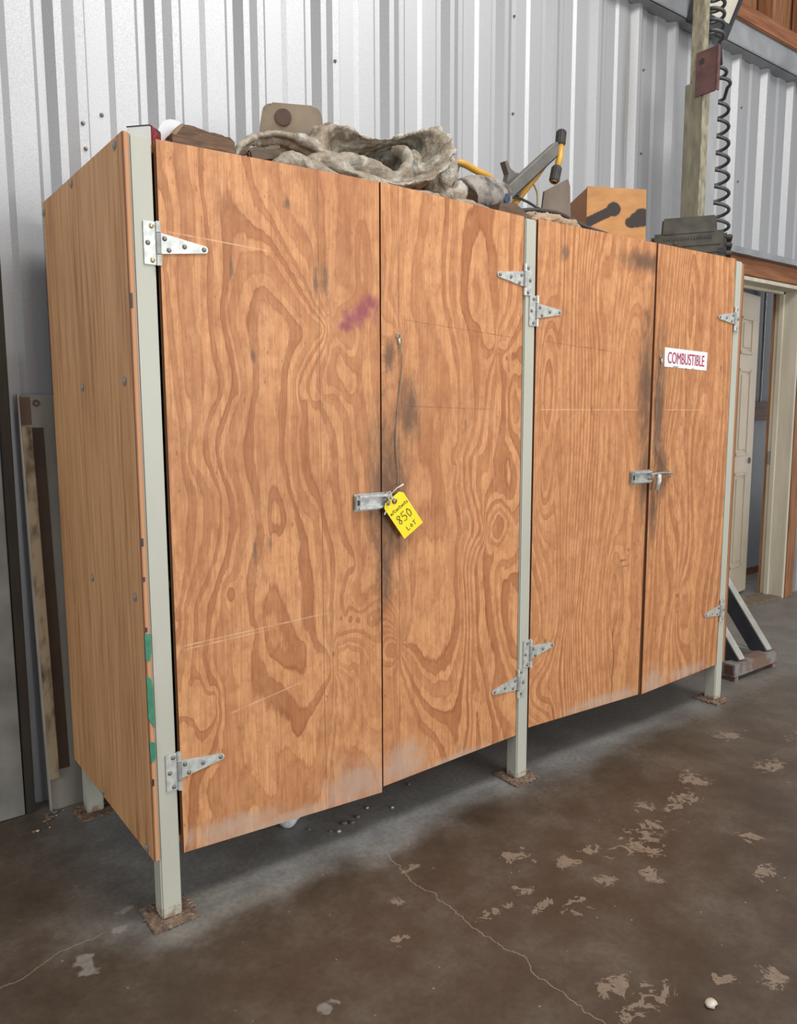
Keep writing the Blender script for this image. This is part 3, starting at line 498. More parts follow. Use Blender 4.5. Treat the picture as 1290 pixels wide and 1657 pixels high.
# bolts in the left side
bolt0 = None
for y, z in [(.054, 1.985), (.44, 1.985), (.76, 1.97), (.431, 1.424), (.057, 1.428), (.433, .868), (.053, .881), (.05, .198), (.44, .198)]:
    if bolt0 is None:
        m = MB(); b = bmesh.new(); bmesh.ops.create_uvsphere(b, u_segments=12, v_segments=6, radius=.009); b.transform(Matrix.Diagonal((.45, 1, 1, 1))); m.add(b)
        b = bmesh.new(); bmesh.ops.create_cone(b, cap_ends=True, segments=16, radius1=.012, radius2=.012, depth=.0016); b.transform(Matrix.Rotation(PI/2, 4, 'Y')); m.add(b)
        bolt0 = m.build('carriage_bolt', M['zinc_dark'], spl, cab, smooth=False); o = bolt0
    else: o = bolt0.copy(); C.objects.link(o); o.parent = spl
    o.location = (-.0178, y, z)
for poly in ([(-.0158, .795), (-.0008, .795), (-.0008, .742), (-.006, .724), (-.0158, .728)], [(-.0160, .690), (-.004, .675), (-.0008, .66), (-.0008, .545), (-.0158, .575)], [(-.0160, .512), (-.0008, .505), (-.0008, .462), (-.0130, .452)]):
    MB().prism(poly, 'y', -.0045, -.0025).build('green_tape', M['green'], spl, cab)
for z, h in ((1.60, .035), (1.02, .02), (.80, .012), (.737, .016), (.39, .018), (.93, .012)): MB().box((-.013, -.0035, z), (-.008, -.0018, z+h)).build('staple_gap', M['black'], spl, cab)

# T hinges
def cyl(r, d, n=12, axis='Z'):
    b = bmesh.new(); bmesh.ops.create_cone(b, cap_ends=True, segments=n, radius1=r, radius2=r, depth=d)
    if axis == 'Y': b.transform(Matrix.Rotation(PI/2, 4, 'X'))
    if axis == 'X': b.transform(Matrix.Rotation(PI/2, 4, 'Y'))
    return b
scr_me = None
def hinge(kx, kz, dr, tilt=0.0, y=-.001, brass=()):
    global scr_me
    h = empty('hinge', (kx, y, kz)); h.parent = cab
    MB().box((kx-dr*.036 if dr > 0 else kx+.004, y-.003, kz-.051), (kx-.004 if dr > 0 else kx+.036, y, kz+.051), .001).build('leaf', M['zinc'], h)
    m = MB()
    rt, rb, tip, L = .027, -.023, .009, .128
    poly = [(kx+dr*.004, kz+rt), (kx+dr*.004, kz+rb)]
    ct = kz+tilt
    for a in range(7):
        an = -PI/2+PI*a/6; poly.append((kx+dr*(L-tip+tip*math.cos(an)), ct+tip*math.sin(an)))
    m.prism(poly, 'y', y-.003, y).build('strap', M['zinc'], h)
    for za, zb, mt in ((-.052, -.0265, 'zinc'), (-.025, .025, 'zinc_dark'), (.0265, .052, 'zinc')):
        MB().add(cyl(.0065, zb-za)).xf(Matrix.Translation((kx, y-.0045, kz+(za+zb)/2))).build('knuckle', M[mt], h, smooth=False)
    pts = [(-.016, .040), (-.026, 0), (-.016, -.040), (.016, .014), (.026, -.012), (.066, tilt*.45+.001), (.117, tilt)]
    for i, (a, z) in enumerate(pts):
        if scr_me is None:
            b = bmesh.new(); bmesh.ops.create_uvsphere(b, u_segments=10, v_segments=6, radius=.0062)
            b.transform(Matrix.Diagonal((1, .5, 1, 1))); o = MB().add(b).build('screw', M['screw'], h, smooth=True, origin=(0, 0, 0)); scr_me = o.data
        else: o = bpy.data.objects.new('screw', scr_me); C.objects.link(o); o.parent = h
        o.location = (dr*a, -.0035, z)
        if i in brass: 
            o.data = o.data.copy(); o.data.materials.clear(); o.data.materials.append(M['brass'])
hinge(.0600, 1.757, 1, .0, brass=(0, 2)); hinge(.0600, .412, 1, .006)
hinge(1.3270, 1.797, -1, .006); hinge(1.3880, 1.697, 1, .004)
hinge(1.3880, .478, 1, .010); hinge(1.3270, .376, -1, -.006)
hinge(2.6430, 1.758, -1, .0, y=-.005); hinge(2.6430, .442, -1, -.004, y=-.005, brass=(5,))

# hasps
def hasp(x0, x1, z0, z1, y):
    h = empty('hasp', (x0, y, (z0+z1)/2)); h.parent = cab
    m = MB().box((x0, y-.004, z0), (x1, y, z1), .001).box((x0, y-.014, z0+.006), (x0+.012, y-.004, z1-.006), .002)
    m.build('plate', M['zinc_dark'], h)
    q = MB().box((x0+.012, y-.010, z0+.013), (x1, y-.007, z1-.013), .001).box((x0+.012, y-.016, z1-.013), (x1, y-.004, z1-.005), .002).box((x0+.012, y-.016, z0+.005), (x1, y-.004, z0+.013), .002)
    q.build('hinged_bar', M['zinc_worn'], h)
    MB().box((x0+.006, y-.017, z0+.018), (x0+.013, y-.013, z1-.018)).build('slot', M['black'], h)
    st = [(x1-.022, y, (z0+z1)/2+.010), (x1-.022, y-.030, (z0+z1)/2+.010), (x1-.022, y-.034, (z0+z1)/2), (x1-.022, y-.030, (z0+z1)/2-.010), (x1-.022, y, (z0+z1)/2-.010)]
    MB().tube(st, .0035, 8).build('staple', M['zinc_dark'], h, smooth=True)
    return h
hasp(.622, .752, 1.058, 1.110, -.001)
h2 = hasp(1.941, 2.072, 1.064, 1.119, -.001)
hz = h2
MB().tube(spline([(2.060, -.020, 1.100), (2.09, -.028, 1.104), (2.14, -.024, 1.103), (2.205, -.016, 1.098)]), .005, 8).build('lock_pin', M['zinc_dark'], h2, smooth=True)
MB().tube([(2.095, -.030, 1.100), (2.092, -.034, 1.075), (2.083, -.030, 1.035)], [.010, .010, .008], 8).build('lock_tongue', M['zinc'], h2, smooth=True)
MB().tube([(2.205+.010*math.cos(a), -.014, 1.092+.010*math.sin(a)) for a in [k*PI/5 for k in range(11)]], .0025, 6, cap=False).build('pin_ring', M['zinc_dark'], h2, smooth=True)
def pull(eye, pts, name):
    e = empty('tether_wire', eye); e.parent = cab
    MB().tube(spline(pts, 6), .0014, 6).build('wire', M['screw'], e, smooth=True)
    MB().tube([(eye[0]+.007*math.cos(a), eye[1]-.004, eye[2]+.008*math.sin(a)) for a in [k*PI/5 for k in range(11)]], .002, 6, cap=False).build('screw_eye', M['zinc_dark'], e, smooth=True)
    MB().tube([(eye[0], eye[1]-.004, eye[2]-.006), (eye[0]+.003, eye[1]-.005, eye[2]-.026)], .0035, 8).build('crimp_sleeve', M['zinc'], e, smooth=True)
pull((.789, -.002, 1.578), [(.792, -.006, 1.55), (.803, -.005, 1.50), (.785, -.004, 1.36), (.777, -.004, 1.25), (.786, -.004, 1.16), (.782, -.006, 1.13)], 'a')
pull((2.112, -.005, 1.570), [(2.113, -.009, 1.54), (2.095, -.008, 1.43), (2.098, -.008, 1.22), (2.12, -.010, 1.17), (2.16, -.012, 1.125), (2.20, -.014, 1.10)], 'b')

# warning sticker
def text_mesh(s, w, h, name, mat, parent, root, fn, off=.0, depth=.0003):
    cu = bpy.data.curves.new('tx', 'FONT'); cu.body = s; cu.size = 1; cu.offset = off; cu.space_character = 1.0
    to = bpy.data.objects.new('tx', cu); C.objects.link(to); dg = bpy.context.evaluated_depsgraph_get()
    me = bpy.data.meshes.new_from_object(to.evaluated_get(dg)); bpy.data.objects.remove(to); bpy.data.curves.remove(cu)
    me.name = name; xs = [v.co.x for v in me.vertices]; ys = [v.co.y for v in me.vertices]
    for v in me.vertices:
        v.co = Vector(fn((v.co.x-min(xs))/(max(xs)-min(xs))*w, (v.co.y-min(ys))/(max(ys)-min(ys))*h))-Vector(root.location)
    me.materials.clear(); me.materials.append(mat); o = bpy.data.objects.new(name, me); C.objects.link(o); o.parent = parent; return o
M['white'] = mottled('white_vinyl', (.80, .80, .80, 1), (.72, .72, .72, 1), 6, .35)
M['red'] = mottled('red_ink', (.50, .012, .05, 1), (.42, .010, .045, 1), 30, .45); M['blue'] = mottled('blue_ink', (.06, .03, .22, 1), (.05, .025, .18, 1), 30, .5)
yS = -.0038
sk = MB().prism([(2.140, 1.534), (2.444, 1.527), (2.447, 1.604), (2.139, 1.611)], 'y', yS-.0006, yS).build('warning_sticker', M['white'], cab)
sfn = lambda ox, oz, y: (lambda a, b: (2.163+ox+a, y, 1.5490+oz+b-.0225*a/.262*1.0*.26))
text_mesh('COMBUSTIBLE', .262, .046, 'lettering_shadow', M['blue'], sk, cab, sfn(-.0016, -.0004, yS-.0008), .0)
text_mesh('COMBUSTIBLE', .262, .046, 'lettering', M['red'], sk, cab, sfn(0, 0, yS-.0011), .0)
m = MB()
for a in np.arange(2.20, 2.235, .009): m.tube([(a, yS-.001, 1.5335), (a+.004, yS-.001, 1.5385), (a+.008, yS-.001, 1.5335)], .0009, 5)
for a in (2.29, 2.335, 2.345): m.box((a, yS-.0011, 1.5305), (a+.006, yS-.0006, 1.5330))
m.build('cut_off_lettering', M['black'], sk, cab)

# ------------------------------------------------------------------ yellow lot tag
M['yellow'] = mottled('yellow_card', (.86, .70, .0, 1), (.80, .64, .0, 1), 8, .5); M['string'] = mottled('white_string', (.7, .68, .62, 1), (.55, .53, .48, 1), 90, .8)
M['ink'] = mottled('marker_ink', (.035, .03, .01, 1), (.06, .05, .01, 1), 60, .5)
lt = empty('lot_tag', (.713, -.026, 1.074), 'yellow card tag with handwriting hanging from the left hasp', 'tag')
aT = math.radians(32); uT = Vector((math.cos(aT), 0, math.sin(aT))); vT = Vector((.60, -.02, -.80)); oT = Vector((.711, -.024, 1.071))
TW, TH = .086, .136
def tp(a, b, k=0): p = oT+uT*a+vT*b; return (p.x, p.y-k, p.z)
m = MB(); out = [(0, .012), (.012, 0), (TW-.012, 0), (TW, .012), (TW, TH), (0, TH)]
A = [m.bm.verts.new(tp(a, b, .0006)) for a, b in out]; B = [m.bm.verts.new(tp(a, b, 0)) for a, b in out]
m.bm.faces.new(A); m.bm.faces.new(B[::-1])
for k in range(6): m.bm.faces.new((A[k], A[(k+1) % 6], B[(k+1) % 6], B[k]))
m.build('card', M['yellow'], lt)
m = MB()
for k in range(1): m.tube([tp(TW/2+.0065*math.cos(a), .014+.0065*math.sin(a), .0012) for a in [q*PI/6 for q in range(13)]], .0028, 6, cap=False)
m.build('eyelet', mottled('red_eyelet', (.22, .06, .03, 1), (.15, .04, .02, 1), 60, .6), lt, smooth=True)
m = MB().tube(spline([tp(TW/2, .014, .002), tp(TW/2-.004, .002, .006), (.742, -.022, 1.112), (.735, -.010, 1.100), tp(TW/2+.004, .006, .004), tp(TW/2, .014, .002)], 5), .0016, 6)
m.tube([(.745, -.024, 1.105), (.765, -.026, 1.122), (.790, -.026, 1.132)], [.0016, .0016, .003], 6).tube([(.742, -.018, 1.095), (.73, -.022, 1.06), (.719, -.024, 1.043)], [.0016, .0016, .003], 6)
m.build('string', M['string'], lt, smooth=True)
GL = {'w': [[(0, 1), (.25, 0), (.5, .8), (.75, 0), (1, 1)]], '/': [[(1, 1.8), (0, -.3)]], 'C': [[(1, 1.2), (.5, 1.5), (0, .7), (.4, 0), (1, .2)]], 'o': [[(.5, 1), (0, .5), (.5, 0), (1, .5), (.5, 1)]],
      'n': [[(0, 0), (0, 1), (.3, .9), (.8, 1), (1, 0)]], 't': [[(.5, 1.6), (.5, 0), (.9, .1)], [(0, 1), (1, 1)]], 'e': [[(0, .5), (1, .6), (.5, 1), (0, .4), (.5, 0), (1, .2)]], 's': [[(1, .9), (.4, 1), (.2, .6), (.9, .4), (.6, 0), (0, .1)]],
      '8': [[(1, 1.7), (.5, 2), (.1, 1.6), (.5, 1.1), (.9, .5), (.5, 0), (.1, .4), (.5, 1), (1, 1.7)]], '5': [[(1, 2), (.2, 2), (.15, 1.1), (.7, 1.2), (1, .6), (.5, 0), (0, .2)]], '0': [[(.5, 2), (.05, 1.2), (.3, .05), (.8, .2), (1, 1.2), (.5, 2)]],
      'L': [[(0, 2), (0, 0), (1, .1)]], 'O': [[(.5, 1.6), (0, .8), (.5, .1), (1, .9), (.5, 1.6)]], 'T': [[(.5, 2), (.5, 0)], [(0, 1.9), (1.1, 2.1)]]}
def write(s, a0, b0, w, h, gap, r, name):
    m = MB(); a = a0
    for ch in s:
        for st in GL[ch]: m.tube([tp(a+x*w, b0-z*h, .0012) for x, z in st], r, 5, flat=1)
        a += w+gap
    m.build(name, M['ink'], lt)
write('w/Contents', .006, .046, .0055, .0066, .0022, .0009, 'handwriting'); write('850', .014, .090, .015, .0150, .006, .0013, 'handwriting'); write('LOT', .028, .122, .0085, .0070, .006, .0011, 'handwriting')

# ------------------------------------------------------------------ things on top of the cupboard
ZT = 1.993
def rotz(d): return Matrix.Rotation(math.radians(d), 3, 'Z')
# small carton
cb = empty('small_carton', (.07, .09, ZT), 'small white carton with a maroon end behind the left post top', 'carton')
M['carton_w'] = mottled('white_carton', (.72, .72, .68, 1), (.62, .62, .58, 1), 6, .6); M['maroon'] = mottled('maroon_print', (.10, .012, .016, 1), (.20, .02, .03, 1), 25, .5)
Rc = rotz(42); pv = (.066, .04, ZT); zt = ZT+.050
MB().box((.066, .04, ZT), (.126, .100, zt), .001, Rc, pv).build('body', M['carton_w'], cb)
MB().box((.0715, .0385, ZT+.001), (.1255, .0398, zt-.001), 0, Rc, pv).build('printed_end', M['maroon'], cb)
MB().box((.065, .039, zt+.0002), (.127, .101, zt+.0025), 0, Rc, pv).build('lid_edge', M['black'], cb)
MB().tube(spline([(.070, .036, zt), (.078, .033, zt-.018), (.074, .030, zt-.030), (.086, .030, zt-.045)]), .0015, 6).build('red_thread', mottled('red_thread', (.4, .02, .03, 1), (.3, .02, .03, 1), 30, .7), cb, smooth=True)
# white plate standing
m = MB(); cx, cz, rr = .142, ZT+.048, .042
m.prism([(cx-rr, ZT)]+[(cx+rr*math.cos(a), cz+rr*math.sin(a)) for a in [PI-PI*k/14 for k in range(15)]]+[(cx+rr, ZT)], 'y', .075, .081)
wp = m.build('round_topped_plate', mottled('off_white_plastic', (.66, .66, .66, 1), (.58, .58, .59, 1), 5, .4), origin=(cx, .078, ZT)); tag(wp, 'white round-topped plate standing beside the broken plank on the cupboard', 'plate')
# broken plank
M['oldwood'] = mottled('weathered_plank', (.16, .085, .045, 1), (.07, .036, .02, 1), 18, .8, stretch=(1, 8, 8), bump=.5)
bp = empty('broken_plank', (.20, .05, ZT), 'short broken brown plank with a splintered edge on the cupboard top', 'plank')
m = MB(); top = [(.142, 2.058)]
x = .142
while x < .26: x += .008+.008*random.random(); top.append((x, 2.058+.004*random.random()-(x-.142)*.02-.004*(x > .2)))
m.prism([(.118, 2.0), (.118, 2.030)]+top+[(.285, 2.044), (.282, 1.994), (.118, 1.994)], 'y', .028, .045); m.build('board', M['oldwood'], bp)
MB().prism([(.118, 2.0325), (.142, 2.0605), (.150, 2.0605), (.126, 2.030)], 'y', .0275, .10).build('sawn_end', mottled('pale_sawn_wood', (.30, .20, .12, 1), (.22, .14, .08, 1), 30, .8), bp)
MB().box((.140, .046, ZT), (.272, .10, 2.044)).build('core', M['oldwood'], bp)
# jug
jg = empty('plastic_jug', (.718, .50, ZT), 'tan plastic jug with a round dark opening behind the tarp', 'jug')
M['jug'] = mottled('tan_plastic', (.22, .165, .105, 1), (.15, .11, .07, 1), 8, .45)
def rounded(pts, r, n=6):
    out = []
    for i, p in enumerate(pts):
        p = Vector(p); a = (Vector(pts[i-1])-p).normalized()*r; c = (Vector(pts[(i+1) % len(pts)])-p).normalized()*r
        for k in range(n+1): t = k/n; out.append(tuple((p+a)*(1-t)**2+p*2*t*(1-t)+(p+c)*t*t))
    return out
q = MB().prism(rounded([(-.122, -.18), (-.096, .18), (.096, .18), (.122, -.18)], .032), 'y', -.062, .062); b = q.bm
bmesh.ops.bevel(b, geom=[e for e in b.edges if abs(e.verts[0].co.y-e.verts[1].co.y) < 1e-6], offset=.010, segments=2, affect='EDGES')
RJ = Matrix.Translation((.718, .50, ZT+.181)) @ Matrix.Rotation(math.radians(-24), 4, 'Z')
q.xf(RJ).build('body', M['jug'], jg)
MB().tube([RJ @ Vector((-.03, -.060, .135)), RJ @ Vector((-.03, -.069, .135))], [.029, .026], 20, cap=False).build('neck_ring', M['jug'], jg, smooth=True)
MB().add(cyl(.0255, .004, 20, 'Y')).xf(RJ @ Matrix.Translation((-.03, -.0665, .135))).build('opening', mottled('dark_brown_opening', (.05, .022, .010, 1), (.07, .03, .014, 1), 20, .6), jg)

# tarp: folds merged into one skin
def remesh_obj(mb, name, mat, vox, disp, parent=None, root=None, origin=None, sm=2):
    o = mb.build('tmp', mat, None, None, origin=origin)
    md = o.modifiers.new('r', 'REMESH'); md.mode = 'VOXEL'; md.voxel_size = vox
    s = o.modifiers.new('s', 'SMOOTH'); s.factor = .5; s.iterations = sm
    for k, (st, sc) in enumerate(disp):
        tx = bpy.data.textures.new(name+str(k), 'CLOUDS'); tx.noise_scale = sc; tx.noise_depth = 2
        d = o.modifiers.new('d%d' % k, 'DISPLACE'); d.texture = tx; d.strength = st; d.mid_level = .5
    dg = bpy.context.evaluated_depsgraph_get(); me = bpy.data.meshes.new_from_object(o.evaluated_get(dg)); loc = o.location.copy()
    bpy.data.objects.remove(o); me.name = name; me.materials.clear(); me.materials.append(mat)
    for p in me.polygons: p.use_smooth = True
    n = bpy.data.objects.new(name, me); C.objects.link(n)
    if parent: n.parent = parent; n.location = loc-Vector((root or parent).location)
    else: n.location = loc
    return n
def tarp_mat():
    s = N('dirty_tarp'); v = s.coord()
    n = s.noise(v, 7, 5, .6, .4); n2 = s.noise(v, 22, 5, .65, .5)
    col = s.ramp(n2, [(.30, (.13, .095, .062, 1)), (.47, (.27, .225, .165, 1)), (.62, (.42, .40, .35, 1)), (.75, (.52, .52, .48, 1))])
    col = s.mix(s.ramp(n, [(.46, 0.0), (.62, .7)]), col, (.20, .14, .085, 1))
    col = s.mix(s.ramp(s.noise(v, 13, 3, .6), [(.60, 0.0), (.72, .55)]), col, (.20, .23, .21, 1))
    cr = s.n('ShaderNodeTexNoise', noise_type='RIDGED_MULTIFRACTAL', i_Vector=s.scale(v, (1, 1, 1.6)), i_Scale=9.0, i_Detail=4.0).outputs['Fac']
    s.bump(s.math('ADD', s.math('MULTIPLY', cr, .6), s.noise(v, 60, 3, .6)), .55, .012)
    return s.out(col, .5)
M['tarp'] = tarp_mat()
tr = empty('bunched_tarp', (.80, .22, ZT), 'dirty grey and tan tarp bunched up with its mouth open on the cupboard', 'tarp')
m = MB()
def fold(pts, r, n=10, flat=.8): m.tube(spline(pts, 5), [np.interp(i/(5*(len(pts)-1)), np.linspace(0, 1, len(r)), r) for i in range(5*(len(pts)-1)+1)], n, True, flat)
RIM = [(0.621,0.160,2.137),(0.662,0.200,2.196),(0.710,0.220,2.228),(0.776,0.230,2.230),(0.863,0.240,2.220),(0.970,0.250,2.250),(1.053,0.250,2.282),(1.112,0.230,2.297),(1.125,0.190,2.261),(1.102,0.140,2.196),(1.036,0.100,2.126),(0.951,0.070,2.072),(0.827,0.060,2.038),(0.713,0.060,2.040),(0.636,0.080,2.059),(0.611,0.120,2.090)]
L = spline(RIM+[RIM[0]], 5)[:-1]; cen = Vector((.87, .15, 2.145))
rings = []
for k, dy, dz in ((.55, .16, -.03), (.98, .14, -.02), (1.10, .09, 0), (1.12, .04, 0), (1.05, -.012, 0), (.95, -.006, 0), (.86, .02, 0), (.80, .06, -.005), (.55, .115, -.01)):
    rg = []
    for i, p in enumerate(L):
        q = cen+(p-cen)*k*(1+.035*math.sin(i*1.3)*(k > 1)); q.y = p.y+dy*float(np.interp(p.x, [.78, .92], [.8, 2.1])); q.z = max(q.z+dz, ZT+.012)
        rg.append(m.bm.verts.new(q))
    rings.append(rg)
for a_, b_ in zip(rings, rings[1:]):
    for i in range(len(L)): m.bm.faces.new((a_[i], a_[(i+1) % len(L)], b_[(i+1) % len(L)], b_[i]))
m.bm.faces.new(rings[0][::-1]); m.bm.faces.new(rings[-1])
# fold lying across the mouth, rolled tongue
fold([(.60, .11, 2.072), (.682, .12, 2.088), (.749, .125, 2.090), (.817, .12, 2.080), (.877, .12, 2.080), (.936, .13, 2.105)], [.016, .030, .034, .030, .022, .016])
fold([(.922, .21, 2.195), (.947, .18, 2.185), (.945, .15, 2.150), (.912, .125, 2.105), (.87, .12, 2.08)], [.012, .022, .024, .022, .016])
fold([(1.00, .20, 2.20), (1.03, .22, 2.16), (1.02, .20, 2.10)], [.02, .03, .03])
# right bulk and the tail along the edge
fold([(1.10, .24, 2.06), (1.13, .20, 2.13), (1.13, .18, 2.20)], [.06, .055, .035]); fold([(1.05, .12, 2.03), (1.10, .09, 2.05), (1.125, .10, 2.09)], [.035, .04, .03])
fold([(1.04, .06, 2.012), (1.11, .045, 2.014), (1.17, .035, 2.008), (1.215, .035, 2.004)], [.016, .020, .014, .008])
# hem along the front edge
fold([(.98, .05, 2.018), (.84, .035, 2.012), (.70, .03, 2.012), (.58, .03, 2.008)], [.020, .014, .014, .012], 10, .7)
# wing draped to the left: an arched band over a hollow, a mound in front
for yy, sc in ((0, 1), (.03, .9), (.06, .7)):
    fold([(.292, .045+yy*.3, 2.012), (.322, .06+yy, 2.010+.045*sc), (.394, .10+yy, 2.010+.092*sc), (.472, .12+yy, 2.010+.118*sc), (.541, .12+yy, 2.010+.116*sc), (.596, .11+yy, 2.010+.09*sc), (.653, .10+yy, 2.010+.066*sc), (.70, .10+yy, 2.04)], [.008, .012, .013, .015, .018, .02, .02, .02], 10, .8)
fold([(.36, .20, 2.02), (.45, .22, 2.05), (.55, .24, 2.07), (.64, .24, 2.07)], [.02, .03, .035, .035])
fold([(.385, .03, 2.004), (.425, .04, 2.022), (.474, .05, 2.032), (.533, .05, 2.024), (.587, .04, 2.012), (.668, .035, 2.008)], [.008, .022, .030, .028, .018, .012], 12, .9)
fold([(.52, .06, 2.05), (.58, .07, 2.065), (.64, .07, 2.05)], [.016, .024, .018])
remesh_obj(m, 'tarp_skin', M['tarp'], .006, [(.018, .07), (.009, .025)], tr, tr, (.80, .22, ZT), 3)
stick = MB().box((.350, .075, 2.030), (.446, .098, 2.062), .005, Matrix.Rotation(math.radians(-14), 3, 'Y')).build('wood_offcut', mottled('offcut_wood', (.12, .08, .05, 1), (.07, .045, .03, 1), 20, .8), origin=(.46, .069, ZT)); tag(stick, 'dark wood offcut poking out from under the left fold of the tarp', 'offcut')

# yellow handled tool
M['steel'] = mottled('grey_painted_bar', (.145, .135, .12, 1), (.095, .088, .078, 1), 14, .5, .2); M['ylw'] = mottled('yellow_tube', (.56, .30, .03, 1), (.44, .22, .025, 1), 16, .45); M['rub'] = mottled('black_rubber_grip', (.025, .024, .022, 1), (.05, .047, .042, 1), 40, .7)
tl = empty('folding_hand_tool', (1.45, .20, ZT), 'grey steel arm with yellow tube handles and black grips on the cupboard', 'tool')
def bar(m, a, b, w, t):
    a, b = Vector(a), Vector(b); d = (b-a).normalized(); s = d.cross(Vector((0, 1, 0))).normalized(); q = s.cross(d)
    bb = bmesh.new(); bmesh.ops.create_cube(bb, size=1); bmesh.ops.bevel(bb, geom=list(bb.edges), offset=.05, segments=1, affect='EDGES')
    L = (b-a).length
    bb.transform(Matrix.Translation((a+b)/2) @ Matrix((( d.x, s.x, q.x, 0), (d.y, s.y, q.y, 0), (d.z, s.z, q.z, 0), (0, 0, 0, 1))) @ Matrix.Diagonal((L, w, t, 1))); m.add(bb)
m = MB(); bar(m, (1.33, .16, 2.07), (1.70, .20, 2.35), .042, .028); m.build('arm', M['steel'], tl)
m = MB(); bar(m, (1.36, .175, 2.075), (1.69, .215, 2.325), .030, .035); m.build('arm_channel', M['black'], tl)
MB().tube([(1.716, .195, 2.385), (1.700, .185, 2.31), (1.672, .175, 2.255)], .012, 12).build('handle', M['ylw'], tl, smooth=True)
def grip(a, b, r):
    a, b = Vector(a), Vector(b); m = MB(); m.tube([a, a.lerp(b, .06), a.lerp(b, .94), b], [r*.9, r, r, r*.9], 14); t = (b-a).normalized(); o = t.orthogonal().normalized(); p = t.cross(o)
    for k in range(14):
        an = 2*PI*k/14; e = (o*math.cos(an)+p*math.sin(an))*r; m.tube([a.lerp(b, .08)+e, a.lerp(b, .92)+e], .0022, 4)
    return m
grip((1.709, .193, 2.358), (1.722, .199, 2.412), .018).build('grip', M['rub'], tl); grip((1.676, .177, 2.268), (1.655, .171, 2.210), .018).build('grip', M['rub'], tl)
MB().tube([(1.6665, .174, 2.242), (1.6535, .1705, 2.2065)], [.0125, .0125], 12, False).build('tube_end', M['ylw'], tl, smooth=True)
MB().tube(spline([(1.69, .22, 2.33), (1.63, .23, 2.25), (1.56, .24, 2.17), (1.50, .25, 2.10)]), .013, 12).build('handle', M['ylw'], tl, smooth=True)
MB().tube(spline([(1.18, .24, 2.16), (1.205, .22, 2.205), (1.235, .21, 2.208), (1.30, .21, 2.195), (1.37, .21, 2.18), (1.44, .22, 2.13)]), .012, 12).build('handle', M['ylw'], tl, smooth=True)
MB().tube([(1.20, .225, 2.17), (1.208, .22, 2.205)], .017, 10).build('end_cap', M['rub'], tl, smooth=True)
m = MB().prism([(1.415, 2.245), (1.428, 2.250), (1.445, 2.225), (1.50, 2.205), (1.50, 2.14), (1.42, 2.14), (1.435, 2.205)], 'y', .19, .215); m.build('bracket', M['steel'], tl)
MB().tube(spline([(1.53, .24, 2.235), (1.585, .23, 2.22), (1.615, .22, 2.18), (1.62, .22, 2.13)]), .004, 6).build('cable', mottled('tan_cable', (.40, .29, .10, 1), (.33, .23, .08, 1), 20, .5), tl, smooth=True)
# motor body
mb2 = empty('dirty_motor_housing', (1.30, .18, ZT), 'rounded dirt-caked motor housing under the yellow tube', 'motor')
M['dirty'] = mottled('dirt_caked_metal', (.055, .05, .048, 1), (.27, .235, .20, 1), 20, .7, bump=.4, lo=.38, hi=.58)
MB().tube(spline([(1.205, .17, 2.085), (1.215, .17, 2.09), (1.26, .17, 2.098), (1.34, .18, 2.105), (1.385, .185, 2.108), (1.40, .19, 2.108)], 4), [.02, .05, .06, .06, .06, .062, .064, .066, .066, .066, .066, .066, .066, .064, .062, .06, .058, .05, .042, .035, .03], 18).build('shell', M['dirty'], mb2, smooth=True)
for k in range(4): MB().tube([(1.375+.045*math.cos(a)*0+.004*k, .185+.055*math.cos(a), 2.108+.055*math.sin(a)) for a in [q*PI/8 for q in range(17)]], .006, 6, cap=False).build('fin', M['steel'], mb2, smooth=True) if k < 2 else None
MB().add(cyl(.016, .02, 14, 'Y')).xf(Matrix.Translation((1.355, .125, 2.092))).build('blue_plug', mottled('blue_plug', (.02, .035, .07, 1), (.03, .05, .09, 1), 40, .4), mb2)
MB().box((1.25, .12, ZT), (1.37, .23, 2.055), .006).build('mounting_foot', M['dirty'], mb2)
wd = MB().prism([(1.225, 1.994), (1.235, 2.040), (1.31, 2.048), (1.385, 2.012), (1.39, 1.994)], 'y', .025, .075).build('wood_wedge', mottled('dark_wedge_wood', (.075, .042, .025, 1), (.12, .07, .042, 1), 15, .75, stretch=(1, 6, 6)), origin=(1.31, .05, ZT)); tag(wd, 'dark brown wooden wedge beside the tarp on the cupboard edge', 'wedge')
cbk = MB().tube(spline([(1.36, .12, 2.045), (1.44, .10, 2.062), (1.52, .10, 2.072), (1.60, .10, 2.075), (1.68, .10, 2.062), (1.74, .08, 2.040), (1.80, .05, 2.022), (1.87, .035, 2.006)]), .0075, 8).tube(spline([(1.38, .16, 2.06), (1.47, .20, 2.13), (1.56, .22, 2.135), (1.62, .20, 2.11), (1.69, .14, 2.075)]), .005, 8).tube(spline([(1.735, .09, 2.045), (1.74, .10, 2.01), (1.76, .12, 2.003)]), .005, 8).build('power_cord', M['rub'], smooth=True, origin=(1.6, .1, ZT)); tag(cbk, 'black power cord trailing over the crumpled brown paper', 'cord')
m = MB()
for k in range(16):
    a = (1.37+.30*random.random(), .05+.10*random.random(), 2.005+.03*random.random()); m.tube([a, (a[0]+.05*random.uniform(-1, 1), a[1]+.03*random.uniform(-1, 1), a[2]+.02*random.random()), (a[0]+.07*random.uniform(-1, 1), a[1], 2.005+.02*random.random())], [.014, .022, .010], 6, True, .5)
m.tube([(1.40, .07, 2.02), (1.50, .07, 2.03), (1.60, .07, 2.03), (1.67, .06, 2.02)], [.02, .025, .025, .02], 8)
pp = remesh_obj(m, 'crumpled_paper', mottled('brown_paper', (.40, .28, .18, 1), (.28, .19, .12, 1), 14, .8, bump=.5), .006, [(.03, .03)], None, None, (1.52, .10, ZT), 0); tag(pp, 'crumpled brown paper at the middle post top', 'paper')
for p in pp.data.polygons: p.use_smooth = False
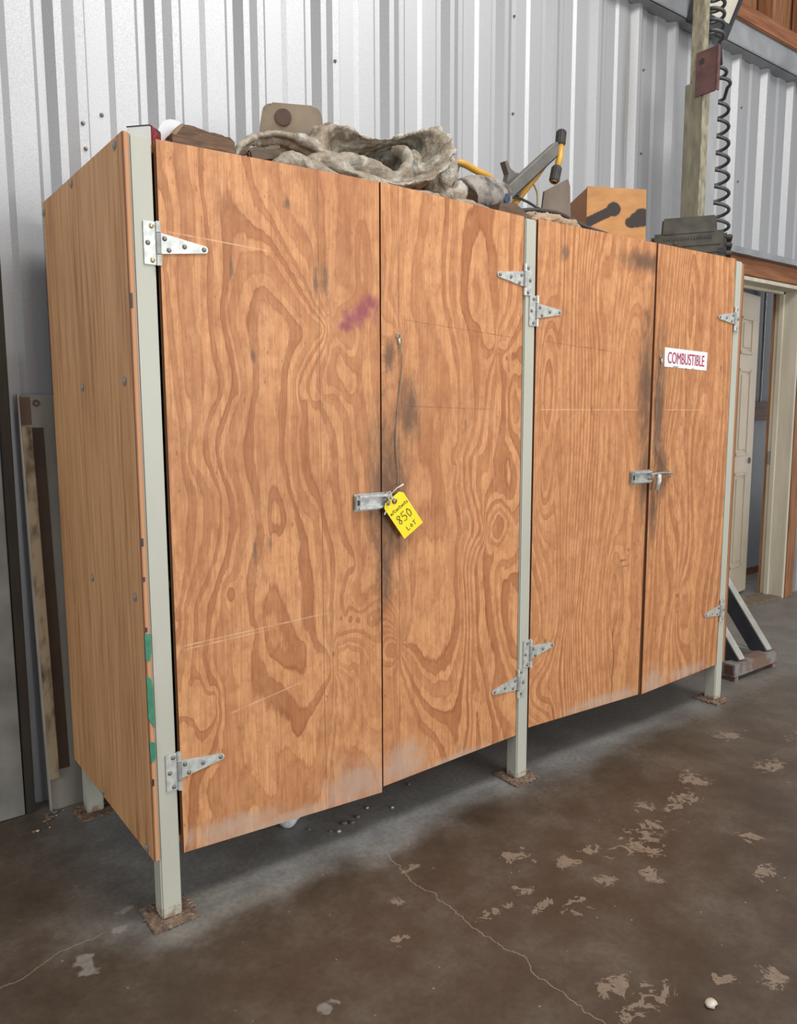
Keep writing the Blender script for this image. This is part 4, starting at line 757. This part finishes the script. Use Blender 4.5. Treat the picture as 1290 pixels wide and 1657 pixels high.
fp = MB().prism([(1.70, 1.994), (1.735, 2.215), (1.872, 2.285), (1.885, 2.26), (1.90, 1.994)], 'y', .292, .300).build('cardboard_flap', mottled('grey_cardboard', (.17, .135, .105, 1), (.13, .10, .08, 1), 9, .8), origin=(1.8, .296, ZT)); tag(fp, 'pointed grey-brown cardboard sheet standing beside the spray-marked box', 'cardboard')
pb = MB().prism([(1.725, 1.994), (1.728, 2.055), (1.78, 2.040), (1.79, 1.994)], 'y', .12, .135).build('pale_offcut', mottled('pale_offcut_wood', (.42, .25, .12, 1), (.34, .19, .09, 1), 14, .7), origin=(1.755, .128, ZT)); tag(pb, 'small pale wood offcut behind the black cord', 'offcut')

# box with spray marks
def box_mat():
    s = N('tan_box_board'); v = s.coord(); n = s.noise(s.scale(v, (4, 4, 12)), 3, 4)
    col = s.ramp(n, [(.3, (.46, .235, .085, 1)), (.7, (.37, .175, .06, 1))])
    d = s.blobs(v, [(.115*t, 0, .128+.055*t, .020, 9, .018) for t in (0, .12, .24, .36, .48, .60, .72, .84)]+[(.112, 0, .183, .027, 9, .026), (.190, 0, .132, .026, 9, .02), (.210, 0, .142, .03, 9, .028), (.232, 0, .152, .034, 9, .034)])
    d = s.math('ADD', d, s.math('MULTIPLY', s.math('SUBTRACT', s.noise(v, 40, 3), .5), .25))
    sy = s.n('ShaderNodeSeparateXYZ'); s.set(sy.inputs[0], v)
    k = s.math('MULTIPLY', s.sstep(d, 1.25, .95), s.sstep(sy.outputs[1], .004, .002))
    return s.out(s.mix(s.math('MULTIPLY', k, .96), col, (.014, .014, .016, 1)), .8)
bx = empty('spray_marked_box', (1.955, .262, ZT), 'tan open box with two black spray paint marks', 'box'); bx.rotation_euler.z = math.radians(-33)
def lb(name, lo, hi, mat, par, bev=.001):
    m = MB().box(lo, hi, bev); o = m.build(name, mat); o.parent = par; return o
bmx = box_mat()
m = MB().prism([(0, 0), (0, .272), (.247, .262), (.252, 0)], 'y', 0, .007); fo = m.build('front_panel', bmx); fo.parent = bx
lb('side_panel', (0, .0075, 0), (.007, .31, .268), mottled('tan_box_side', (.34, .17, .065, 1), (.27, .13, .05, 1), 6, .65), bx); lb('side_panel', (.242, .0075, 0), (.249, .31, .26), bmx, bx); lb('back_panel', (.0075, .302, 0), (.2415, .31, .262), bmx, bx); lb('bottom_panel', (.0075, .0075, 0), (.2415, .3015, .007), bmx, bx)

# dark cast case
M['cast'] = mottled('dark_olive_case', (.034, .031, .024, 1), (.068, .061, .046, 1), 16, .6, bump=.25)
cs2 = empty('dark_tool_case', (2.53, .165, ZT), 'dark olive moulded case on the right end of the cupboard top', 'case'); cs2.rotation_euler.z = math.radians(-57)
def cp(name, lo, hi, bev=.004, mat=None):
    o = MB().box(lo, hi, bev).build(name, mat or M['cast']); o.parent = cs2; return o
body = cp('body', (-.155, -.085, 0), (.155, .085, .135), .014)
def tap(o, k, zc):
    for v in o.data.vertices:
        if v.co.z > zc: v.co.x *= k; v.co.y *= k
cp('side_wing', (-.185, -.07, .02), (-.140, .07, .105), .02); tap(cp('lid', (-.115, -.075, .122), (.115, .075, .200), .008), .97, .16)
cp('lid_lip', (-.122, -.082, .114), (.122, .082, .126), .004)
for i in range(18): cp('rib', (-.10+i*.0112, -.0885, .100), (-.0945+i*.0112, -.083, .113), .001)
for z in (.040, .072): cp('moulding', (-.13, -.089, z), (.13, -.083, z+.006), .002)
for z in (.028, .062, .095): cp('clip', (.150, -.08, z), (.178, .05, z+.018), .005)
for x, z in ((-.12, .085), (-.05, .09), (.06, .03)):
    o = MB().add(cyl(.009, .006, 12, 'Y')).xf(Matrix.Translation((x, -.087, z))).build('rivet', M['cast']); o.parent = cs2
o = MB().add(cyl(.012, .006, 12, 'Y')).xf(Matrix.Translation((.135, -.087, .045))).build('latch_hole', M['black']); o.parent = cs2

# ------------------------------------------------------------------ mast stand behind the cupboard
M['mast'] = mottled('greenish_old_paint', (.22, .20, .135, 1), (.13, .115, .08, 1), 9, .6, stretch=(3, 3, .7)); M['mast2'] = mottled('yellowed_old_paint', (.30, .275, .19, 1), (.15, .125, .08, 1), 22, .55, stretch=(2, 2, .8))
M['palest'] = mottled('pale_grey_paint', (.36, .35, .31, 1), (.27, .26, .23, 1), 12, .5); M['navy'] = mottled('dark_navy_paint', (.03, .033, .042, 1), (.05, .052, .06, 1), 12, .5); M['redox'] = mottled('red_oxide_plate', (.13, .055, .045, 1), (.075, .035, .032, 1), 16, .55)
ms = empty('mast_stand', (3.14, .40, 0), 'old greenish steel mast on a braced base behind the right end of the cupboard', 'stand')
MB().box((3.107, .50, .07), (3.172, .60, 3.03), .004).build('outer_column', M['mast'], ms)
MB().box((3.110, .4965, .07), (3.170, .4995, 3.03)).build('lit_tone_strip', M['mast2'], ms)  # added strip: yellowed front face, its lit tone painted lighter than the column
MB().box((3.128, .515, 3.03), (3.172, .588, 5.0), .004).build('inner_column', M['mast2'], ms)
MB().box((3.19, .53, .07), (3.305, .552, 3.05), .002).build('guide_rail', mottled('grey_guide_rail', (.40, .40, .40, 1), (.33, .33, .33, 1), 6, .45, .3), ms)
pl_ = MB().box((3.104, .425, 2.95), (3.110, .54, 3.165), .002).build('red_plate', M['redox'], ms)
MB().box((3.104, .418, 2.955), (3.128, .4245, 3.17), .001).build('plate_lip', M['redox'], pl_, ms); MB().add(cyl(.014, .004, 14, 'X')).xf(Matrix.Translation((3.1025, .505, 3.115))).build('bolt_hole', M['black'], pl_, ms)
bs = MB().box((2.965, .085, .025), (3.395, .15, .09), .002).build('front_beam', mottled('scuffed_base_paint', (.20, .20, .19, 1), (.17, .10, .07, 1), 9, .65, lo=.45, hi=.55), ms)
MB().box((3.3955, .095, .033), (3.397, .14, .082)).build('tube_mouth', M['black'], bs, ms); MB().box((2.9635, .095, .033), (2.9645, .14, .082)).build('tube_mouth', M['redox'], bs, ms)
for x in (3.03, 3.30):
    MB().box((x, .1505, .025), (x+.05, .62, .085), .002).build('foot_beam', M['palest'], ms)
    m = MB(); a, b = Vector((x+.025, .10, .10)), Vector((x+.025, .48, .60))
    bar(m, a, b, .05, .007); m.build('brace_flange', M['palest'], ms)
    m = MB(); off = Vector((-.022, .036, -.027)); bar(m, a+off, b+off, .006, .080); m.build('brace_web', M['navy'], ms)
MB().box((2.99, .485, .56), (3.38, .498, .63), .002).build('cross_plate', M['navy'], ms); MB().box((2.965, .62, .025), (3.395, .68, .085), .002).build('rear_beam', M['palest'], ms)
for x in (2.98, 3.35): MB().box((x, .09, 0), (x+.03, .14, .026)).build('foot', M['rust'], ms); MB().box((x, .63, 0), (x+.03, .67, .026)).build('foot', M['rust'], ms)
# coiled hose
ch = empty('coiled_air_hose', (3.44, .64, 2.2), 'black coiled air hose hanging beside the greenish mast', 'hose')
pts = []
def coil(z0, z1, turns, r0, r1, x0, x1, y0=.64):
    n = int(turns*18)
    for k in range(n+1):
        t = k/n; a = 2*PI*turns*t; r = r0+(r1-r0)*t
        pts.append((x0+(x1-x0)*t+r*math.cos(a), y0+r*math.sin(a)*.9, z0+(z1-z0)*t))
coil(4.0, 3.27, 14, .046, .048, 3.232, 3.245, .53)
coil(3.20, 3.10, 2, .028, .04, 3.37, 3.43, .58)
coil(3.07, 2.32, 8.6, .055, .072, 3.47, 3.51, .63)
MB().tube(pts, .0095, 8).build('hose_coil', mottled('dark_grey_hose', (.045, .045, .045, 1), (.07, .068, .065, 1), 12, .42), ch, smooth=True)
MB().tube([(pts[-1][0], pts[-1][1], pts[-1][2]), (pts[-1][0], pts[-1][1]+.02, 2.24), (3.30, .62, 2.20), (3.18, .61, 2.18)], .008, 8).build('hose_tail', M['rub'], ch, smooth=True)
# flood light
fl2 = empty('flood_light', (3.70, .76, 3.5), 'square flood light with a cream face and dark frame below the rafters', 'lamp')
Rf = Matrix.Rotation(math.radians(26), 3, 'X'); pv = (3.60, .80, 3.50)
M['lampface'] = mottled('cream_diffuser', (.66, .62, .52, 1), (.60, .56, .46, 1), 30, .35); M['lampframe'] = mottled('black_lamp_frame', (.03, .032, .036, 1), (.05, .05, .055, 1), 10, .45)
MB().box((3.42, .79, 3.50), (3.765, .83, 3.95), .004, Rf, pv).build('housing', M['lampframe'], fl2)
MB().box((3.445, .784, 3.575), (3.740, .7895, 3.925), .001, Rf, pv).build('diffuser', M['lampface'], fl2)
for lo, hi in (((3.42, .772, 3.50), (3.765, .7895, 3.573)), ((3.42, .772, 3.573), (3.443, .7895, 3.95)), ((3.742, .772, 3.573), (3.765, .7895, 3.95)), ((3.443, .772, 3.927), (3.742, .7895, 3.95))): MB().box(lo, hi, .002, Rf, pv).build('bezel', M['lampframe'], fl2)
MB().tube([(3.71, .66, 3.80), (3.71, .80, 3.72)], .012, 8).build('bracket', M['lampframe'], fl2)

# ------------------------------------------------------------------ things standing at the left wall
def panel_mat():
    s = N('scuffed_white_board'); v = s.coord(); n = s.noise(s.scale(v, (9, 9, 2)), 1, 5)
    return s.out(s.ramp(n, [(.35, (.30, .275, .235, 1)), (.65, (.20, .175, .145, 1))]), .55)
lbd = empty('leaning_board', (-.09, .81, 0), 'scuffed white and brown board with a batten leaning on the metal wall', 'board')
K = math.atan2(.047, 1.41); Rl = Matrix.Rotation(-K, 3, 'X'); Rz = Matrix.Rotation(math.radians(-.6), 3, 'Y')
RR = Rz @ Rl; pv = (-.09, .81, 0)
MB().box((-.090, .81, 0), (.060, .824, 1.412), .001, RR, pv).build('panel', panel_mat(), lbd)
MB().box((-.0935, .797, .002), (-.0905, .824, 1.413), 0, RR, pv).build('edge_strip', mottled('pale_edge_strip', (.42, .39, .33, 1), (.30, .27, .22, 1), 7, .5, stretch=(2, 2, .6)), lbd)
MB().box((-.090, .795, .115), (-.058, .8095, 1.308), .002, RR, pv).build('batten', mottled('stained_batten', (.36, .28, .18, 1), (.07, .045, .025, 1), 9, .75, stretch=(2, 2, .8), lo=.48, hi=.66), lbd)
MB().box((-.0575, .8085, .14), (-.022, .8098, 1.305), 0, RR, pv).build('brown_band', mottled('brown_band', (.085, .052, .033, 1), (.055, .033, .02, 1), 7, .6), lbd)
MB().box((-.090, .8085, 1.315), (-.056, .8098, 1.405), 0, RR, pv).build('brown_corner', mottled('brown_corner', (.15, .09, .06, 1), (.10, .06, .04, 1), 7, .6), lbd)
m = MB()
for r in (.010, .006): m.tube([Vector(pv)+RR @ Vector((.052+r*math.cos(a), -.0012, 1.385+r*math.sin(a))) for a in [k*PI/8 for k in range(17)]], .0013, 5, cap=False)
m.build('stamp_mark', mottled('brown_stamp', (.10, .06, .04, 1), (.08, .05, .03, 1), 9, .6), lbd)
sh = MB().box((-1.15, .835, .002), (-.168, .845, 1.55), .002, Matrix.Rotation(math.radians(-.8), 3, 'X'), (-.5, .84, 0)).build('grey_sheet', mottled('grey_cement_sheet', (.24, .235, .215, 1), (.12, .112, .095, 1), 6, .7, lo=.3, hi=.7), origin=(-.65, .84, 0)); tag(sh, 'mottled grey sheet standing against the metal wall at the left edge', 'sheet')
ds = MB().box((-.164, .838, .001), (-.134, .862, 2.05), .002).build('shade_strip', mottled('shade_strip_brown', (.035, .026, .016, 1), (.02, .015, .01, 1), 8, .8, stretch=(5, 5, .6)), origin=(-.149, .85, 0)); tag(ds, 'dark strip standing in for the shade between the grey sheet and the leaning board', 'shade strip')  # dark strip added as painted shade between the sheet and the wall

# ------------------------------------------------------------------ small things on the floor
def pebble(x, y, r, mat, name, label, cat, group=None, sq=.6):
    b = bmesh.new(); bmesh.ops.create_icosphere(b, subdivisions=2, radius=r); k = random.random()*9
    for v in b.verts: v.co = Vector((v.co.x*1.25, v.co.y, v.co.z*sq))*(1+.22*math.sin(7*v.co.x/r+k)*math.cos(5*v.co.y/r+k*2))
    zmin = min(v.co.z for v in b.verts); b.transform(Matrix.Translation((x, y, -zmin)))
    o = MB().add(b).build(name, mat, smooth=True, origin=(x, y, 0)); tag(o, label, cat, group); return o
M['stone'] = mottled('pale_stone', (.62, .57, .48, 1), (.46, .41, .34, 1), 60, .8); M['crumb'] = mottled('brown_crumb', (.12, .075, .045, 1), (.25, .18, .12, 1), 80, .85)
pebble(.893, -1.045, .012, M['stone'], 'pebble', 'single pale pebble on the open floor at lower right', 'pebble')
for x, y, r, k in [(.62, .10, .006, 1), (.66, .13, .008, 0), (.685, .12, .007, 0), (.72, .14, .007, 0), (.78, .17, .005, 1), (.55, .17, .005, 0), (.85, .12, .005, 1), (1.0, .22, .005, 0), (.60, .12, .004, 0)]:
    pebble(x, y, r, M['stone' if k else 'crumb'], 'floor_crumb', 'small crumb of debris on the floor under the two left doors', 'debris', 'debris crumbs under the cupboard')
for k in range(16):
    t = k/15; pebble(-.17+.09*t+.03*random.uniform(-1, 1), .70+.09*t+.022*random.uniform(-1, 1), .002+.006*random.random()**2, M['stone' if k % 3 == 0 else 'crumb'], 'wall_crumb', 'crumb of pale rubble scattered at the foot of the leaning board', 'debris', 'rubble crumbs by the leaning board')
# clear plastic cup
s = N('clear_plastic'); s.b.inputs['Transmission Weight'].default_value = .35; s.b.inputs['IOR'].default_value = 1.2; s.bump(s.noise(s.coord(), 45, 3), .8, .01); pm = s.out((.85, .87, .87, 1), .18)
cp_ = empty('plastic_bottle', (.50, .24, 0), 'crumpled clear plastic bottle lying under the leftmost door', 'bottle')
prof = [(0, .012), (.004, .026), (.012, .031), (.03, .032), (.045, .029), (.06, .032), (.085, .031), (.105, .026), (.12, .014), (.132, .011), (.145, .011)]
ax = Vector((.80, .60, 0)); st = Vector((.485, .215, .033))
MB().tube([st+ax*a for a, _ in prof], [r for _, r in prof], 16).build('bottle_shell', pm, cp_, smooth=True)
MB().tube([st+ax*.132, st+ax*.152], .0135, 14).build('bottle_cap', M['white'], cp_)
